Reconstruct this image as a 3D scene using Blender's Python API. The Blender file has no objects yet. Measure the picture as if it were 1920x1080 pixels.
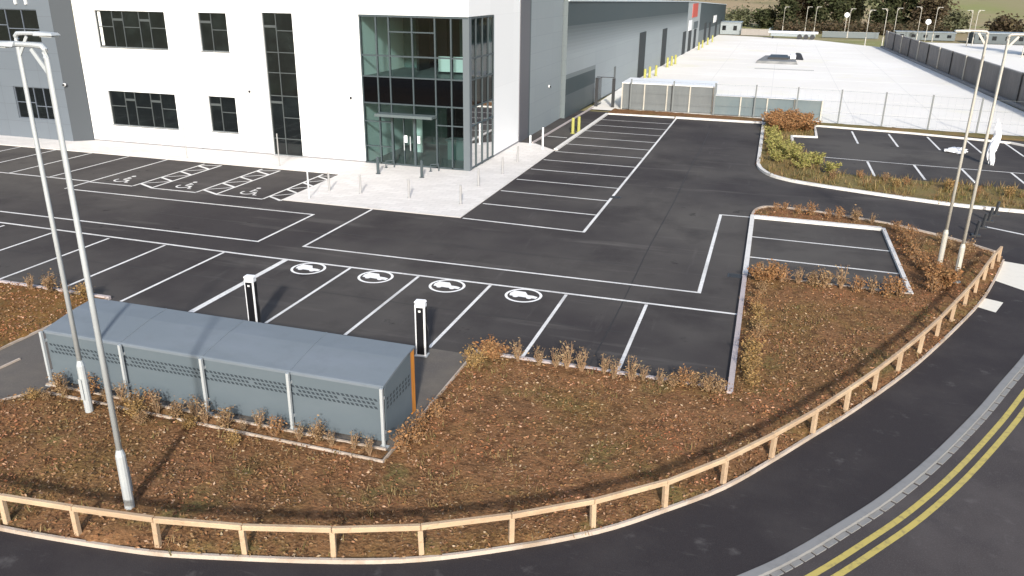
import bpy, bmesh, math, random
from mathutils import Vector, Matrix, noise
from mathutils.geometry import delaunay_2d_cdt
rnd = random.Random(7)
S = bpy.context.scene
COL = S.collection

# ---------------------------------------------------------------- camera, sky, sun, exposure
cam = bpy.data.cameras.new('camera'); camo = bpy.data.objects.new('camera', cam); COL.objects.link(camo)
F, PI_, YA, RO = 1512.569, .362109575, .301684476, .0127340968
cy, sy, cp, sp = math.cos(YA), math.sin(YA), math.cos(PI_), math.sin(PI_)
fw = Vector((-sy*cp, cy*cp, -sp)); r0 = Vector((cy, sy, 0)); u0 = r0.cross(fw)
r2 = math.cos(RO)*r0 + math.sin(RO)*u0; u2 = math.cos(RO)*u0 - math.sin(RO)*r0
M = Matrix((( r2.x, u2.x, -fw.x), (r2.y, u2.y, -fw.y), (r2.z, u2.z, -fw.z))).to_4x4()
M.translation = Vector((0, 0, 9.1)); camo.matrix_world = M
cam.sensor_width = 36; cam.lens = F*36/1920; cam.clip_start = .1; cam.clip_end = 5000
S.camera = camo
SUN_EL = math.radians(25.5); sd = Vector((.316, -.949, 0)).normalized()*math.cos(SUN_EL); sd.z = math.sin(SUN_EL)
W = bpy.data.worlds.new('World'); S.world = W; W.use_nodes = True
wn = W.node_tree; bg = wn.nodes['Background']; sk = wn.nodes.new('ShaderNodeTexSky'); sk.sky_type = 'NISHITA'
sk.sun_disc = False; sk.sun_elevation = SUN_EL; sk.sun_rotation = math.atan2(sd.x, sd.y)
sk.air_density = 1.0; sk.dust_density = 2.0; sk.ozone_density = 1.0
wn.links.new(sk.outputs[0], bg.inputs[0]); bg.inputs[1].default_value = .145
sl = bpy.data.lights.new('sun', 'SUN'); sl.energy = 3.6; sl.angle = math.radians(3); sl.color = (1, .955, .88)
so = bpy.data.objects.new('sun', sl); COL.objects.link(so); so.rotation_euler = sd.to_track_quat('Z', 'Y').to_euler()
S.view_settings.view_transform = 'Standard'; S.view_settings.look = 'None'
S.view_settings.exposure = .55; S.view_settings.gamma = 1
S.render.resolution_x = 1024; S.render.resolution_y = 576

# ---------------------------------------------------------------- materials
def mat(name, col, rough=.8, metal=0, var=None, spec=.5):
    """var = list of (scale, amount, colour2, contrast) noise layers mixed over the base colour"""
    m = bpy.data.materials.new(name); m.use_nodes = True; n = m.node_tree; b = n.nodes['Principled BSDF']
    b.inputs['Roughness'].default_value = rough; b.inputs['Metallic'].default_value = metal
    b.inputs['Specular IOR Level'].default_value = spec
    b.inputs['Base Color'].default_value = (*col, 1)
    if var:
        geo = n.nodes.new('ShaderNodeNewGeometry'); prev = None
        for (sc, amt, c2, lo, hi) in var:
            mp = n.nodes.new('ShaderNodeMapping'); n.links.new(geo.outputs['Position'], mp.inputs[0])
            if isinstance(sc, tuple): mp.inputs['Scale'].default_value = sc; s_ = 1
            else: s_ = sc
            t = n.nodes.new('ShaderNodeTexNoise'); t.inputs['Scale'].default_value = s_; t.inputs['Detail'].default_value = 5
            t.inputs['Roughness'].default_value = .62
            n.links.new(mp.outputs[0], t.inputs['Vector'])
            r = n.nodes.new('ShaderNodeMapRange'); r.inputs[1].default_value = lo; r.inputs[2].default_value = hi
            r.inputs[3].default_value = 0; r.inputs[4].default_value = amt
            n.links.new(t.outputs[0], r.inputs[0])
            x = n.nodes.new('ShaderNodeMix'); x.data_type = 'RGBA'
            n.links.new(r.outputs[0], x.inputs[0])
            if prev is None: x.inputs[6].default_value = (*col, 1)
            else: n.links.new(prev, x.inputs[6])
            x.inputs[7].default_value = (*c2, 1); prev = x.outputs[2]
        n.links.new(prev, b.inputs['Base Color'])
    return m
def bump(m, scale, strength, dist=.02, detail=4):
    n = m.node_tree; b = n.nodes['Principled BSDF']; geo = n.nodes.new('ShaderNodeNewGeometry')
    t = n.nodes.new('ShaderNodeTexNoise'); t.inputs['Scale'].default_value = scale; t.inputs['Detail'].default_value = detail
    n.links.new(geo.outputs['Position'], t.inputs['Vector']); bp = n.nodes.new('ShaderNodeBump')
    bp.inputs['Strength'].default_value = strength; bp.inputs['Distance'].default_value = dist
    n.links.new(t.outputs[0], bp.inputs['Height']); n.links.new(bp.outputs[0], b.inputs['Normal']); return m
def leafmat(name, cols, rough=.8):
    m = bpy.data.materials.new(name); m.use_nodes = True; n = m.node_tree; b = n.nodes['Principled BSDF']
    b.inputs['Roughness'].default_value = rough; b.inputs['Specular IOR Level'].default_value = .2
    g = n.nodes.new('ShaderNodeNewGeometry'); r = n.nodes.new('ShaderNodeValToRGB')
    r.color_ramp.interpolation = 'LINEAR'
    e = r.color_ramp.elements
    while len(e) < len(cols): e.new(.5)
    for i, c in enumerate(cols): e[i].position = i/(len(cols)-1); e[i].color = (*c, 1)
    n.links.new(g.outputs['Random Per Island'], r.inputs[0]); n.links.new(r.outputs[0], b.inputs['Base Color']); return m

ASPH = bump(mat('asphalt', (.040, .035, .036), .95, var=[
    (.055, .95, (.088, .081, .074), .40, .58), ((.14, 1.1, 1), .8, (.13, .12, .11), .58, .80),
    ((2.2, .3, 1), .55, (.11, .102, .095), .61, .82), (.3, .7, (.028, .024, .025), .5, .70), (3.5, .4, (.085, .08, .076), .6, .8), (.9, .75, (.018, .016, .016), .66, .72), (70, .55, (.095, .087, .085), .5, .8)], spec=.2), 60, .3, .01)
FOOT = bump(mat('footway_asphalt', (.026, .0215, .0235), .92, var=[
    (.45, .8, (.045, .039, .039), .45, .68), (1.3, .7, (.12, .112, .11), .62, .78), ((1.5,6,1), .5, (.10,.095,.09), .62, .8), (60, .5, (.07, .07, .072), .5, .8)], spec=.3), 55, .3, .01)
ROADM = bump(mat('road_asphalt', (.052, .044, .044), .9, var=[
    (.3, .8, (.088, .077, .075), .42, .68), (.9, .7, (.042, .036, .038), .52, .7), (2.5, .4, (.14,.13,.125), .6, .8), (45, .6, (.13, .125, .125), .5, .85)], spec=.3), 50, .35, .012)
PAINT = mat('white_paint', (.72, .71, .69), .75, var=[(12, .75, (.22, .21, .21), .55, .72), (.5, .6, (.36, .35, .34), .48, .68)])
PAINTB = mat('bright_white_paint', (.85, .84, .82), .7, var=[(8, .45, (.45, .44, .43), .6, .85)])
YEL = mat('yellow_paint', (.46, .37, .10), .8, var=[(9, .75, (.20, .17, .08), .50, .72), (.8, .5, (.36, .30, .12), .45, .7)])
KERB = mat('concrete_kerb', (.66, .64, .61), .85, var=[(3, .5, (.42, .40, .38), .5, .8), (25, .4, (.5, .48, .46), .5, .8)])
KERBP = mat('stained_kerb', (.42, .37, .37), .88, var=[(2.5, .6, (.28, .24, .21), .5, .8)])
EDGE = mat('edging_kerb', (.45, .38, .32), .88, var=[(1.2, .8, (.26, .19, .13), .45, .7), (14, .5, (.6, .55, .5), .55, .8)])
KERBG = mat('road_kerb', (.215, .215, .215), .85, var=[(3, .6, (.13, .13, .13), .5, .8)])
YARD = mat('concrete_yard', (.76, .73, .68), .9, var=[(.05, .7, (.84, .82, .78), .45, .65), (.12, .6, (.74, .71, .54), .56, .72), (1.5, .3, (.56, .55, .53), .55, .85)])
PANEL_JOINT = mat('yard_joint', (.64, .62, .59), .9)
def brickmat(name, c1, c2, mort, bw, bh, off=.5):
    m = mat(name, c1, .85); n = m.node_tree; b = n.nodes['Principled BSDF']; g = n.nodes.new('ShaderNodeNewGeometry')
    t = n.nodes.new('ShaderNodeTexBrick'); t.inputs['Scale'].default_value = 1; t.inputs['Brick Width'].default_value = bw
    t.inputs['Row Height'].default_value = bh; t.inputs['Mortar Size'].default_value = .008; t.offset = off
    t.inputs['Color1'].default_value = (*c1, 1); t.inputs['Color2'].default_value = (*c2, 1); t.inputs['Mortar'].default_value = (*mort, 1)
    n.links.new(g.outputs['Position'], t.inputs['Vector'])
    no = n.nodes.new('ShaderNodeTexNoise'); no.inputs['Scale'].default_value = .8; no.inputs['Detail'].default_value = 6
    n.links.new(g.outputs['Position'], no.inputs['Vector'])
    r = n.nodes.new('ShaderNodeMapRange'); r.inputs[1].default_value = .45; r.inputs[2].default_value = .8; r.inputs[4].default_value = .45
    n.links.new(no.outputs[0], r.inputs[0]); x = n.nodes.new('ShaderNodeMix'); x.data_type = 'RGBA'
    n.links.new(r.outputs[0], x.inputs[0]); n.links.new(t.outputs[0], x.inputs[6]); x.inputs[7].default_value = (c1[0]*.72, c1[1]*.71, c1[2]*.70, 1)
    n.links.new(x.outputs[2], b.inputs['Base Color']); return m
PAVE = brickmat('block_paving', (.70, .67, .64), (.63, .60, .57), (.47, .45, .43), .6, .3)
MULCH = bump(mat('mulch_soil', (.205, .105, .05), .95, var=[
    (.35, .9, (.19, .115, .042), .45, .60), (.22, .9, (.23, .115, .055), .50, .62), (.7, .75, (.13, .12, .045), .56, .68),
    (2.2, .55, (.10, .055, .026), .50, .62), (6, .75, (.075, .038, .018), .50, .62), (17, .7, (.42, .27, .15), .56, .72)], spec=.1), 14, .8, .05, 6)
GRASSY = bump(mat('rough_grass', (.19, .15, .06), .95, var=[(.4, .9, (.24, .14, .065), .45, .65), (1.2, .8, (.07, .085, .025), .5, .7), (9, .7, (.25, .2, .1), .55, .75)], spec=.15), 12, 1, .08, 6)
FIELD = mat('field', (.25, .225, .12), .95, var=[(.006, .9, (.34, .25, .16), .42, .58), (.018, .9, (.22, .23, .09), .46, .60), (.05, .6, (.15, .145, .07), .55, .68), (.6, .4, (.30, .27, .18), .5, .8)], spec=.1)
WHITE = mat('white_render', (.82, .83, .84), .7, var=[(.3, .2, (.76, .77, .79), .45, .8)])
PLINTH = mat('grey_plinth', (.22, .22, .23), .8)
GREYC = mat('grey_cladding', (.118, .14, .165), .55, var=[((.2, .2, .5), .35, (.14, .162, .188), .4, .7)])
GREYD = mat('dark_grey_cladding', (.065, .085, .095), .5, var=[((.2, .2, .4), .35, (.085, .10, .11), .4, .7)])
GREYM = mat('mid_grey_cladding', (.115, .14, .15), .5, var=[((.2, .2, .4), .3, (.14, .165, .175), .4, .7)])
GREYL = mat('light_grey_cladding', (.235, .27, .29), .5, var=[((.2, .2, .4), .3, (.265, .30, .315), .4, .7)])
ROOFM = mat('metal_roof', (.42, .47, .50), .6)
FRAME = mat('window_frame', (.06, .07, .072), .5)
FRAMEG = mat('curtain_frame', (.045, .062, .07), .45)
DGLASS = mat('dark_glass', (.006, .008, .009), .05, spec=.5, var=[(.9, .6, (.016, .022, .022), .5, .7)])  # noise patches paint cloud reflections into the glass colour
SPAND = mat('spandrel_glass', (.002, .0025, .0035), .06, spec=.3)
BLACK = mat('black_gloss', (.012, .012, .014), .3)
BLACKM = mat('black_metal', (.02, .022, .026), .5)
GALV = mat('galvanised_steel', (.42, .45, .465), .55, .2, var=[(2, .5, (.34, .36, .375), .5, .8)])
GALVW = mat('warm_galvanised_steel', (.46, .44, .39), .5, .2, var=[(4, .4, (.36, .35, .32), .5, .8)])
WPOST = mat('white_metal', (.75, .76, .77), .5)
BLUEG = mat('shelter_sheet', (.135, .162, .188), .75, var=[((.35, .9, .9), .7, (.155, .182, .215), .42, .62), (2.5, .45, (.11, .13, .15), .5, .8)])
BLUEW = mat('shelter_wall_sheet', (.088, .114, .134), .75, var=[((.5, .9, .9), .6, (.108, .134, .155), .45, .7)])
HOLE = mat('perforation', (.02, .03, .04), .8)
ORANGE = bump(mat('orange_timber', (.56, .22, .035), .6, var=[((9, 9, .7), .8, (.34, .12, .02), .48, .68)]), 20, .3)
WOOD = bump(mat('pale_timber', (.40, .285, .185), .85, var=[((3, 3, 14), .6, (.28, .18, .105), .5, .75), (.8, .8, (.50, .38, .25), .45, .65), (7, .6, (.20, .125, .07), .60, .75)]), 30, .3)
BOARD = mat('weathered_board', (.27, .25, .235), .85, var=[((7, 7, .3), .7, (.36, .335, .31), .45, .7), ((.15, .15, .15), .6, (.19, .175, .165), .45, .65)])
BOARDT = mat('weathered_rail', (.36, .34, .32), .85)
YBOL = mat('yellow_plastic', (.34, .33, .09), .6)
RED = mat('red_panel', (.45, .07, .05), .5)
INW = mat('interior_white', (.78, .79, .77), .8)
INC = mat('interior_green_wall', (.11, .15, .145), .8)
INF = mat('interior_floor', (.16, .165, .165), .5)
IND = mat('interior_dark', (.008, .012, .012), .7)
BARK = mat('bark', (.10, .07, .045), .9)
WBAG = mat('white_sheeting', (.88, .89, .92), .45)
LENS = mat('lamp_lens', (.5, .52, .52), .2)

GL = bpy.data.materials.new('clear_glass'); GL.use_nodes = True; n = GL.node_tree
for q in list(n.nodes):
    if q.type != 'OUTPUT_MATERIAL': n.nodes.remove(q)
tr = n.nodes.new('ShaderNodeBsdfTransparent'); tr.inputs[0].default_value = (.50, .645, .64, 1)
gs = n.nodes.new('ShaderNodeBsdfGlossy'); gs.inputs[1].default_value = .03; fr = n.nodes.new('ShaderNodeFresnel'); fr.inputs[0].default_value = 1.55
mx = n.nodes.new('ShaderNodeMixShader'); n.links.new(fr.outputs[0], mx.inputs[0]); n.links.new(tr.outputs[0], mx.inputs[1]); n.links.new(gs.outputs[0], mx.inputs[2])
n.links.new(mx.outputs[0], [q for q in n.nodes if q.type == 'OUTPUT_MATERIAL'][0].inputs[0])

def joints(m, bw, bh, dark=.72):
    n = m.node_tree; b = n.nodes['Principled BSDF']; g = n.nodes.new('ShaderNodeNewGeometry'); sp_ = n.nodes.new('ShaderNodeSeparateXYZ')
    n.links.new(g.outputs['Position'], sp_.inputs[0]); ad = n.nodes.new('ShaderNodeMath'); n.links.new(sp_.outputs[0], ad.inputs[0]); n.links.new(sp_.outputs[1], ad.inputs[1])
    cb = n.nodes.new('ShaderNodeCombineXYZ'); n.links.new(ad.outputs[0], cb.inputs[0]); n.links.new(sp_.outputs[2], cb.inputs[1])
    t = n.nodes.new('ShaderNodeTexBrick'); t.offset = 0; t.inputs['Scale'].default_value = 1; t.inputs['Brick Width'].default_value = bw; t.inputs['Row Height'].default_value = bh
    t.inputs['Mortar Size'].default_value = .012; t.inputs['Mortar Smooth'].default_value = .2
    t.inputs['Color1'].default_value = (1,1,1,1); t.inputs['Color2'].default_value = (.955,.955,.955,1); t.inputs['Mortar'].default_value = (dark,)*3+(1,)
    n.links.new(cb.outputs[0], t.inputs['Vector']); x = n.nodes.new('ShaderNodeMix'); x.data_type = 'RGBA'; x.blend_type = 'MULTIPLY'; x.inputs[0].default_value = 1
    l = b.inputs['Base Color'].links
    if l: n.links.new(l[0].from_socket, x.inputs[6])
    else: x.inputs[6].default_value = b.inputs['Base Color'].default_value
    n.links.new(t.outputs[0], x.inputs[7]); n.links.new(x.outputs[2], b.inputs['Base Color']); return m
joints(GREYC, 3.0, 1.0); joints(GREYL, 4.0, 1.0, .8); joints(GREYM, 4.0, 1.0, .8); joints(GREYD, 4.0, 1.0, .8); joints(WHITE, 3.9, 3.75, .90)
# ---------------------------------------------------------------- mesh helpers
class MB:
    def __init__(s): s.v = []; s.f = []; s.m = []
    def face(s, pts, mi=0):
        k = len(s.v); s.v += [tuple(p) for p in pts]; s.f.append(tuple(range(k, k+len(pts)))); s.m.append(mi)
    def hexa(s, p, mi=0):      # p: 4 bottom, 4 top
        k = len(s.v); s.v += [tuple(q) for q in p]
        for f in ((3,2,1,0),(4,5,6,7),(0,1,5,4),(1,2,6,5),(2,3,7,6),(3,0,4,7)): s.f.append(tuple(k+i for i in f)); s.m.append(mi)
    def box(s, x0, x1, y0, y1, z0, z1, mi=0):
        s.hexa([(x0,y0,z0),(x1,y0,z0),(x1,y1,z0),(x0,y1,z0),(x0,y0,z1),(x1,y0,z1),(x1,y1,z1),(x0,y1,z1)], mi)
    def beam(s, a, b, w, h, mi=0):   # box between two points, width w horizontally, height h
        a = Vector(a); b = Vector(b); d = (b-a).normalized()
        side = d.cross(Vector((0,0,1)))
        if side.length < 1e-3: side = Vector((1,0,0))
        side.normalize(); up = side.cross(d).normalized(); side *= w/2; up *= h/2
        s.hexa([a-side-up, a+side-up, b+side-up, b-side-up, a-side+up, a+side+up, b+side+up, b-side+up], mi)
    def tube(s, pts, rad, n=8, mi=0, cap=True):
        pts = [Vector(p) for p in pts]
        if not isinstance(rad, (list, tuple)): rad = [rad]*len(pts)
        k = len(s.v)
        for i, p in enumerate(pts):
            d = (pts[min(i+1, len(pts)-1)]-pts[max(i-1, 0)]).normalized()
            a = d.cross(Vector((0,0,1)));
            if a.length < 1e-2: a = Vector((1,0,0)) - d*d.x
            a.normalize(); b = d.cross(a)
            for j in range(n):
                t = 2*math.pi*j/n; s.v.append(tuple(p+(a*math.cos(t)+b*math.sin(t))*rad[i]))
        for i in range(len(pts)-1):
            for j in range(n):
                q = k+i*n; s.f.append((q+j, q+(j+1)%n, q+n+(j+1)%n, q+n+j)); s.m.append(mi)
        if cap:
            s.f.append(tuple(k+j for j in range(n))); s.m.append(mi)
            q = k+(len(pts)-1)*n; s.f.append(tuple(q+j for j in range(n-1, -1, -1))); s.m.append(mi)
    def build(s, name, mats, parent=None, smooth=False, bevel=0):
        me = bpy.data.meshes.new(name); me.from_pydata(s.v, [], s.f)
        for m in (mats if isinstance(mats, (list, tuple)) else [mats]): me.materials.append(m)
        me.polygons.foreach_set('material_index', s.m)
        if smooth: me.polygons.foreach_set('use_smooth', [True]*len(s.f))
        me.validate(); me.update()
        bm = bmesh.new(); bm.from_mesh(me); bmesh.ops.recalc_face_normals(bm, faces=bm.faces)
        if bevel:
            bmesh.ops.bevel(bm, geom=bm.edges[:], offset=bevel, segments=1, affect='EDGES', clamp_overlap=True)
        bm.to_mesh(me); bm.free()
        o = bpy.data.objects.new(name, me); COL.objects.link(o)
        if parent: o.parent = parent
        return o
def leaf(mb, p, size, mi=0, up=.3):
    a = Vector((rnd.gauss(0,1), rnd.gauss(0,1), rnd.gauss(0,up))).normalized(); b = Vector((rnd.gauss(0,1), rnd.gauss(0,1), rnd.gauss(0,1)))
    b = (b-a*b.dot(a)).normalized(); a *= size; b *= size*.5
    mb.face([p-a*.5, p+b*.5, p+a*.5, p-b*.5], mi)
def tag(o, label=None, cat=None, group=None, kind=None):
    if label: o['label'] = label
    if cat: o['category'] = cat
    if group: o['group'] = group
    if kind: o['kind'] = kind
    return o
def thing(name, label, cat, loc=(0,0,0), rz=0, group=None):
    o = bpy.data.objects.new(name, None); COL.objects.link(o); o.location = loc; o.rotation_euler = (0,0,rz)
    o.empty_display_size = .2
    return tag(o, label, cat, group)
def setting(name, mb, m, label, cat='setting', kind='structure', **k):
    return tag(mb.build(name, m, **k), label, cat, kind=kind)
def dup(root, loc, rz=0, sc=1, label=None, group=None):
    r = root.copy(); COL.objects.link(r); r.location = loc; r.rotation_euler = (0,0,rz)
    r.scale = (sc,)*3 if not isinstance(sc, tuple) else sc
    if label: r['label'] = label
    if group: r['group'] = group
    for ch in list(root.children):
        c = ch.copy(); COL.objects.link(c); c.parent = r
        for g in ch.children:
            d = g.copy(); COL.objects.link(d); d.parent = c
    return r
def inpoly(x, y, P):
    c = False; j = len(P)-1
    for i in range(len(P)):
        if (P[i][1] > y) != (P[j][1] > y) and x < (P[j][0]-P[i][0])*(y-P[i][1])/(P[j][1]-P[i][1])+P[i][0]: c = not c
        j = i
    return c
def smooth_path(pts, sub=4):
    out = []
    for i in range(len(pts)-1):
        p0 = Vector(pts[max(i-1,0)]); p1 = Vector(pts[i]); p2 = Vector(pts[i+1]); p3 = Vector(pts[min(i+2,len(pts)-1)])
        for k in range(sub):
            t = k/sub
            out.append(tuple(.5*((2*p1)+(-p0+p2)*t+(2*p0-5*p1+4*p2-p3)*t*t+(-p0+3*p1-3*p2+p3)*t**3)))
    out.append(tuple(pts[-1])); return out
def offset(path, d):
    out = []
    for i, p in enumerate(path):
        a = Vector(path[max(i-1,0)]).xy; b = Vector(path[min(i+1,len(path)-1)]).xy; t = (b-a).normalized()
        out.append((p[0]-t.y*d, p[1]+t.x*d))
    return out
def strip(mb, path, w, z, mi=0):            # flat painted line
    L = offset(path, w/2); R_ = offset(path, -w/2)
    for i in range(len(path)-1): mb.face([(*R_[i], z), (*R_[i+1], z), (*L[i+1], z), (*L[i], z)], mi)
def line(mb, x0, y0, x1, y1, w=.11, z=.004):
    strip(mb, [(x0,y0),(x1,y1)], w, z)
def kerb(mb, path, w, z0, z1, mi=0):
    L = offset(path, w/2); R_ = offset(path, -w/2)
    for i in range(len(path)-1):
        mb.hexa([(*R_[i],z0),(*R_[i+1],z0),(*L[i+1],z0),(*L[i],z0),(*R_[i],z1),(*R_[i+1],z1),(*L[i+1],z1),(*L[i],z1)], mi)
def nz(x, y, s=1, k=0): return noise.noise(Vector((x*s+k*17.3, y*s-k*5.1, k*3.7)))
def relief(name, poly, holes, m, label, z=.07, amp=.05, step=.3, skirt=True):
    pts = []; edges = []
    def addloop(P):
        k = len(pts); q = []
        for i in range(len(P)):
            a = Vector(P[i]); b = Vector(P[(i+1) % len(P)]); c = max(1, int((b-a).length/step))
            for t in range(c): q.append(tuple(a.lerp(b, t/c)))
        pts.extend([Vector(p) for p in q]); edges.extend([(k+i, k+(i+1) % len(q)) for i in range(len(q))]); return len(q)
    addloop(poly)
    for h in holes: addloop(h)
    nb = len(pts)
    xs = [p[0] for p in poly]; ys = [p[1] for p in poly]
    y = min(ys)
    while y < max(ys):
        x = min(xs)
        while x < max(xs):
            px = x+rnd.uniform(-.1, .1); py = y+rnd.uniform(-.1, .1)
            if inpoly(px, py, poly) and not any(inpoly(px, py, h) for h in holes): pts.append(Vector((px, py)))
            x += step
        y += step
    v, e, f, *_ = delaunay_2d_cdt(pts, edges, [], 0, 1e-4)
    mb = MB()
    bset = {(round(p.x,3), round(p.y,3)) for p in pts[:nb]}
    for p in v:
        if (round(p.x,3), round(p.y,3)) in bset: zz = z*.5
        else: zz = z+amp*nz(p.x, p.y, .45)+amp*.55*nz(p.x, p.y, 1.7, 1)
        mb.v.append((p.x, p.y, zz))
    for t in f:
        c = sum((v[i] for i in t), Vector((0,0)))/len(t)
        if inpoly(c.x, c.y, poly) and not any(inpoly(c.x, c.y, h) for h in holes): mb.f.append(tuple(t)); mb.m.append(0)
    o = mb.build(name, m, smooth=True)
    for p in o.data.polygons:
        if p.normal.z < 0: p.flip()
    return tag(o, label, 'ground', kind='structure')

# ---------------------------------------------------------------- setting: ground, roads, pavements
FOOTEDGE = smooth_path([(-40,8.2),(-30,8.15),(-20,8.3),(-14,8.42),(-12.06,8.52),(-10.94,8.6),(-9.26,8.78),(-8.13,9.02),(-6.04,9.59),(-4.67,10.1),(-3.32,10.86),(-2.02,11.75),(-1.02,12.7),(.01,13.82),(.88,15.1),(1.68,16.36),(2.65,17.9),(4.09,20.44),(5.5,23.3),(6.9,26.4),(7.82,28.9),(8.6,31.3)], 4)
KIN = smooth_path([(-40,4.6),(-20,4.8),(-10,5.6),(-6,6.7),(-3,8.4),(-1,10.05),(.55,11.56),(1.26,12.36),(2.06,13.41),(2.94,14.64),(3.99,16.35),(5.26,18.7),(6.2,20.6),(7.37,23.0),(9.2,27.2),(10.9,31.2),(12.0,34)], 4)
g = MB(); g.face([(-1500,-300,-.12),(1500,-300,-.12),(1500,260,-.12),(-1500,260,-.12)])
setting('ground', g, FIELD, 'rough olive and brown open ground around the site')
g = MB()
NX, NY = 60, 40
for j in range(NY+1):
    for i in range(NX+1):
        x = -700+i*1700/NX; y = 258+j*1300/NY; t = j/NY
        g.v.append((x, y, -.3+130*t**1.15+14*t*nz(x, y, .006)+3*t*nz(x, y, .03, 2)))
for j in range(NY):
    for i in range(NX): k = j*(NX+1)+i; g.f.append((k, k+1, k+NX+2, k+NX+1)); g.m.append(0)
setting('hills', g, FIELD, 'olive and brown hillside rising behind the trees', smooth=True)

g = MB(); P = [(-70,17.9),(4.6,17.9)]+[p for p in KIN if p[1] > 18.2]+[(20,36),(20,61.2),(-70,61.2)]
g.face([(p[0], p[1], 0) for p in P]); setting('car_park', g, ASPH, 'dark asphalt car park surface between the office and the verge', 'car park')
g = MB(); g.face([(p[0],p[1],.004) for p in (offset(FOOTEDGE, .3)[::-1]+KIN+[(12,35.2),(9.4,33.2)])])
setting('footway', g, FOOT, 'dark asphalt footway curving outside the timber rail fence', 'footway')
g = MB(); g.face([(p[0],p[1],-.07) for p in ([(-40,-20),(60,-20),(60,40),(20,40),(20,36)]+offset(KIN, -.1)[::-1])])
setting('road', g, ROADM, 'asphalt road curving past the footway in the near right corner', 'road')
g = MB(); g.face([(x,y,.008) for x,y in [(-18.3,12.0),(-15.93,12.0),(-15.46,12.7),(-6.6,12.58),(-6.6,17.9),(-18.3,17.9)]])
setting('path', g, mat('worn_asphalt_path', (.10,.088,.078), .9, var=[(.8,.7,(.15,.13,.105),.45,.7),(30,.5,(.18,.17,.16),.5,.8)]), 'grey tarmac apron and path around the cycle shelter', 'path')
g = MB(); Y0 = 35.35; PV = [(-70,Y0),(-20.1,Y0),(-20.0,30.0),(-11.6,30.0),(-11.6,45.2),(-13.2,46.8),(-14.32,46.8),(-14.32,38.28),(-70,38.28)]
g.face([(x,y,.03) for x,y in PV]);
for i in range(len(PV)):
    a, b = PV[i], PV[(i+1)%len(PV)]; g.face([(*a,.0),(*b,.0),(*b,.03),(*a,.03)])
setting('pavement', g, PAVE, 'pale block paving forecourt in front of the glazed entrance', 'pavement')
g = MB(); g.face([(-13.4,62.3,-.01),(20.5,60.6,-.01),(19.2,75,-.01),(16.4,147,-.01),(6,163,-.01),(-11.2,170,-.01),(-14,170,-.01)])
setting('concrete_yard', g, YARD, 'broad pale concrete service yard behind the car park', 'yard')
g = MB()
for y in range(68, 165, 8): g.box(-12.6, 20-(y-60)*.043, y, y+.03, -.011, -.005)
for x in (-6, 0, 6, 12): g.box(x, x+.05, 62.6, 150, -.0112, -.0055)
setting('yard_joints', g, PANEL_JOINT, 'thin joints between the slabs of the concrete yard')
g = MB(); g.face([(20.6,70,-.02),(75,70,-.02),(75,165,-.02),(20,165,-.02),(17.4,147,-.02),(20.2,76,-.02)])
setting('neighbouring_yard', g, YARD, 'pale yard of the next plot beyond the dark board fence', 'yard')

relief('shelter_border', [(-15.42,12.74),(-6.66,12.6),(-6.66,12.97),(-15.42,13.0)], [], MULCH, 'narrow mulched strip at the foot of the cycle shelter', .055, .02, .2)
ISL = [(-.13,34.2),(4.9,34.05),(4.9,26.45),(-.13,26.6)]
ISLTOP = smooth_path([(-.15,34.3),(-.1,35.0),(.15,35.75),(.7,36.1),(2.44,35.9),(4.7,35.15),(5.84,34.55),(7.3,33.5),(8.5,32.2)], 3)
VERGE = FOOTEDGE + [(8.62,31.7)] + ISLTOP[::-1] + [(-.15,34.2),(4.88,34.05),(4.88,26.5),(-.12,26.6),(-.05,18.02),(-6.55,18.02),(-6.55,12.52),(-15.44,12.66),(-15.93,12.0),(-40,11.0)]
verge = relief('mulch_verge', VERGE, [], MULCH, 'brown bark-mulched verge between the car park and the timber rail fence', .07, .06)
LEFTB = [(-40,12),(-18.35,12.2),(-18.3,14.2),(-18.35,17.95),(-40,18.05)]
relief('mulch_bed', LEFTB, [], mat('orange_mulch', (.17,.085,.03), .95, var=[(.5,.8,(.22,.13,.04),.45,.65),(1.5,.7,(.09,.075,.03),.5,.7),(12,.7,(.30,.2,.1),.55,.75)], spec=.1), 'orange-brown planting bed left of the cycle shelter')
ENTK = smooth_path([(-.25,60.0),(-.22,47),(-.2,45.2),(0,43.9),(.55,42.6),(1.4,41.8),(2.4,41.3),(4.27,40.6),(6.49,39.85),(8.6,39.3),(10.7,39.1),(14,38.9),(20,38.8)], 3)
RCP = [(3.15,60.1),(3.13,55.3),(1.6,55.1),(1.62,51.0),(3.1,48.95),(3.2,44.6),(14.2,43.9),(20,43.8),(20,60)]
NB = ENTK + [(20,43.7),(14.2,43.8),(3.0,44.5),(2.9,48.8),(1.5,51.0),(1.5,55.2),(3.03,55.4),(3.03,60.2),(3.0,61.9),(-.25,61.9)]
relief('planted_strip', NB, [], GRASSY, 'rough green and brown planted strip along the entry road', .06, .05)
relief('back_border', [(-11.5,60.2),(-.4,60.2),(-.4,62.3),(-11.5,62.9)], [], MULCH, 'brown strip of soil under the mesh fence', .06, .04)
relief('far_border', [(3.1,60.3),(9,59.9),(14.7,59.0),(20,58.2),(20,60.4),(3.1,62.0)], [], GRASSY, 'strip of soil between the right-hand bays and the yard', .05, .03)

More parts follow.
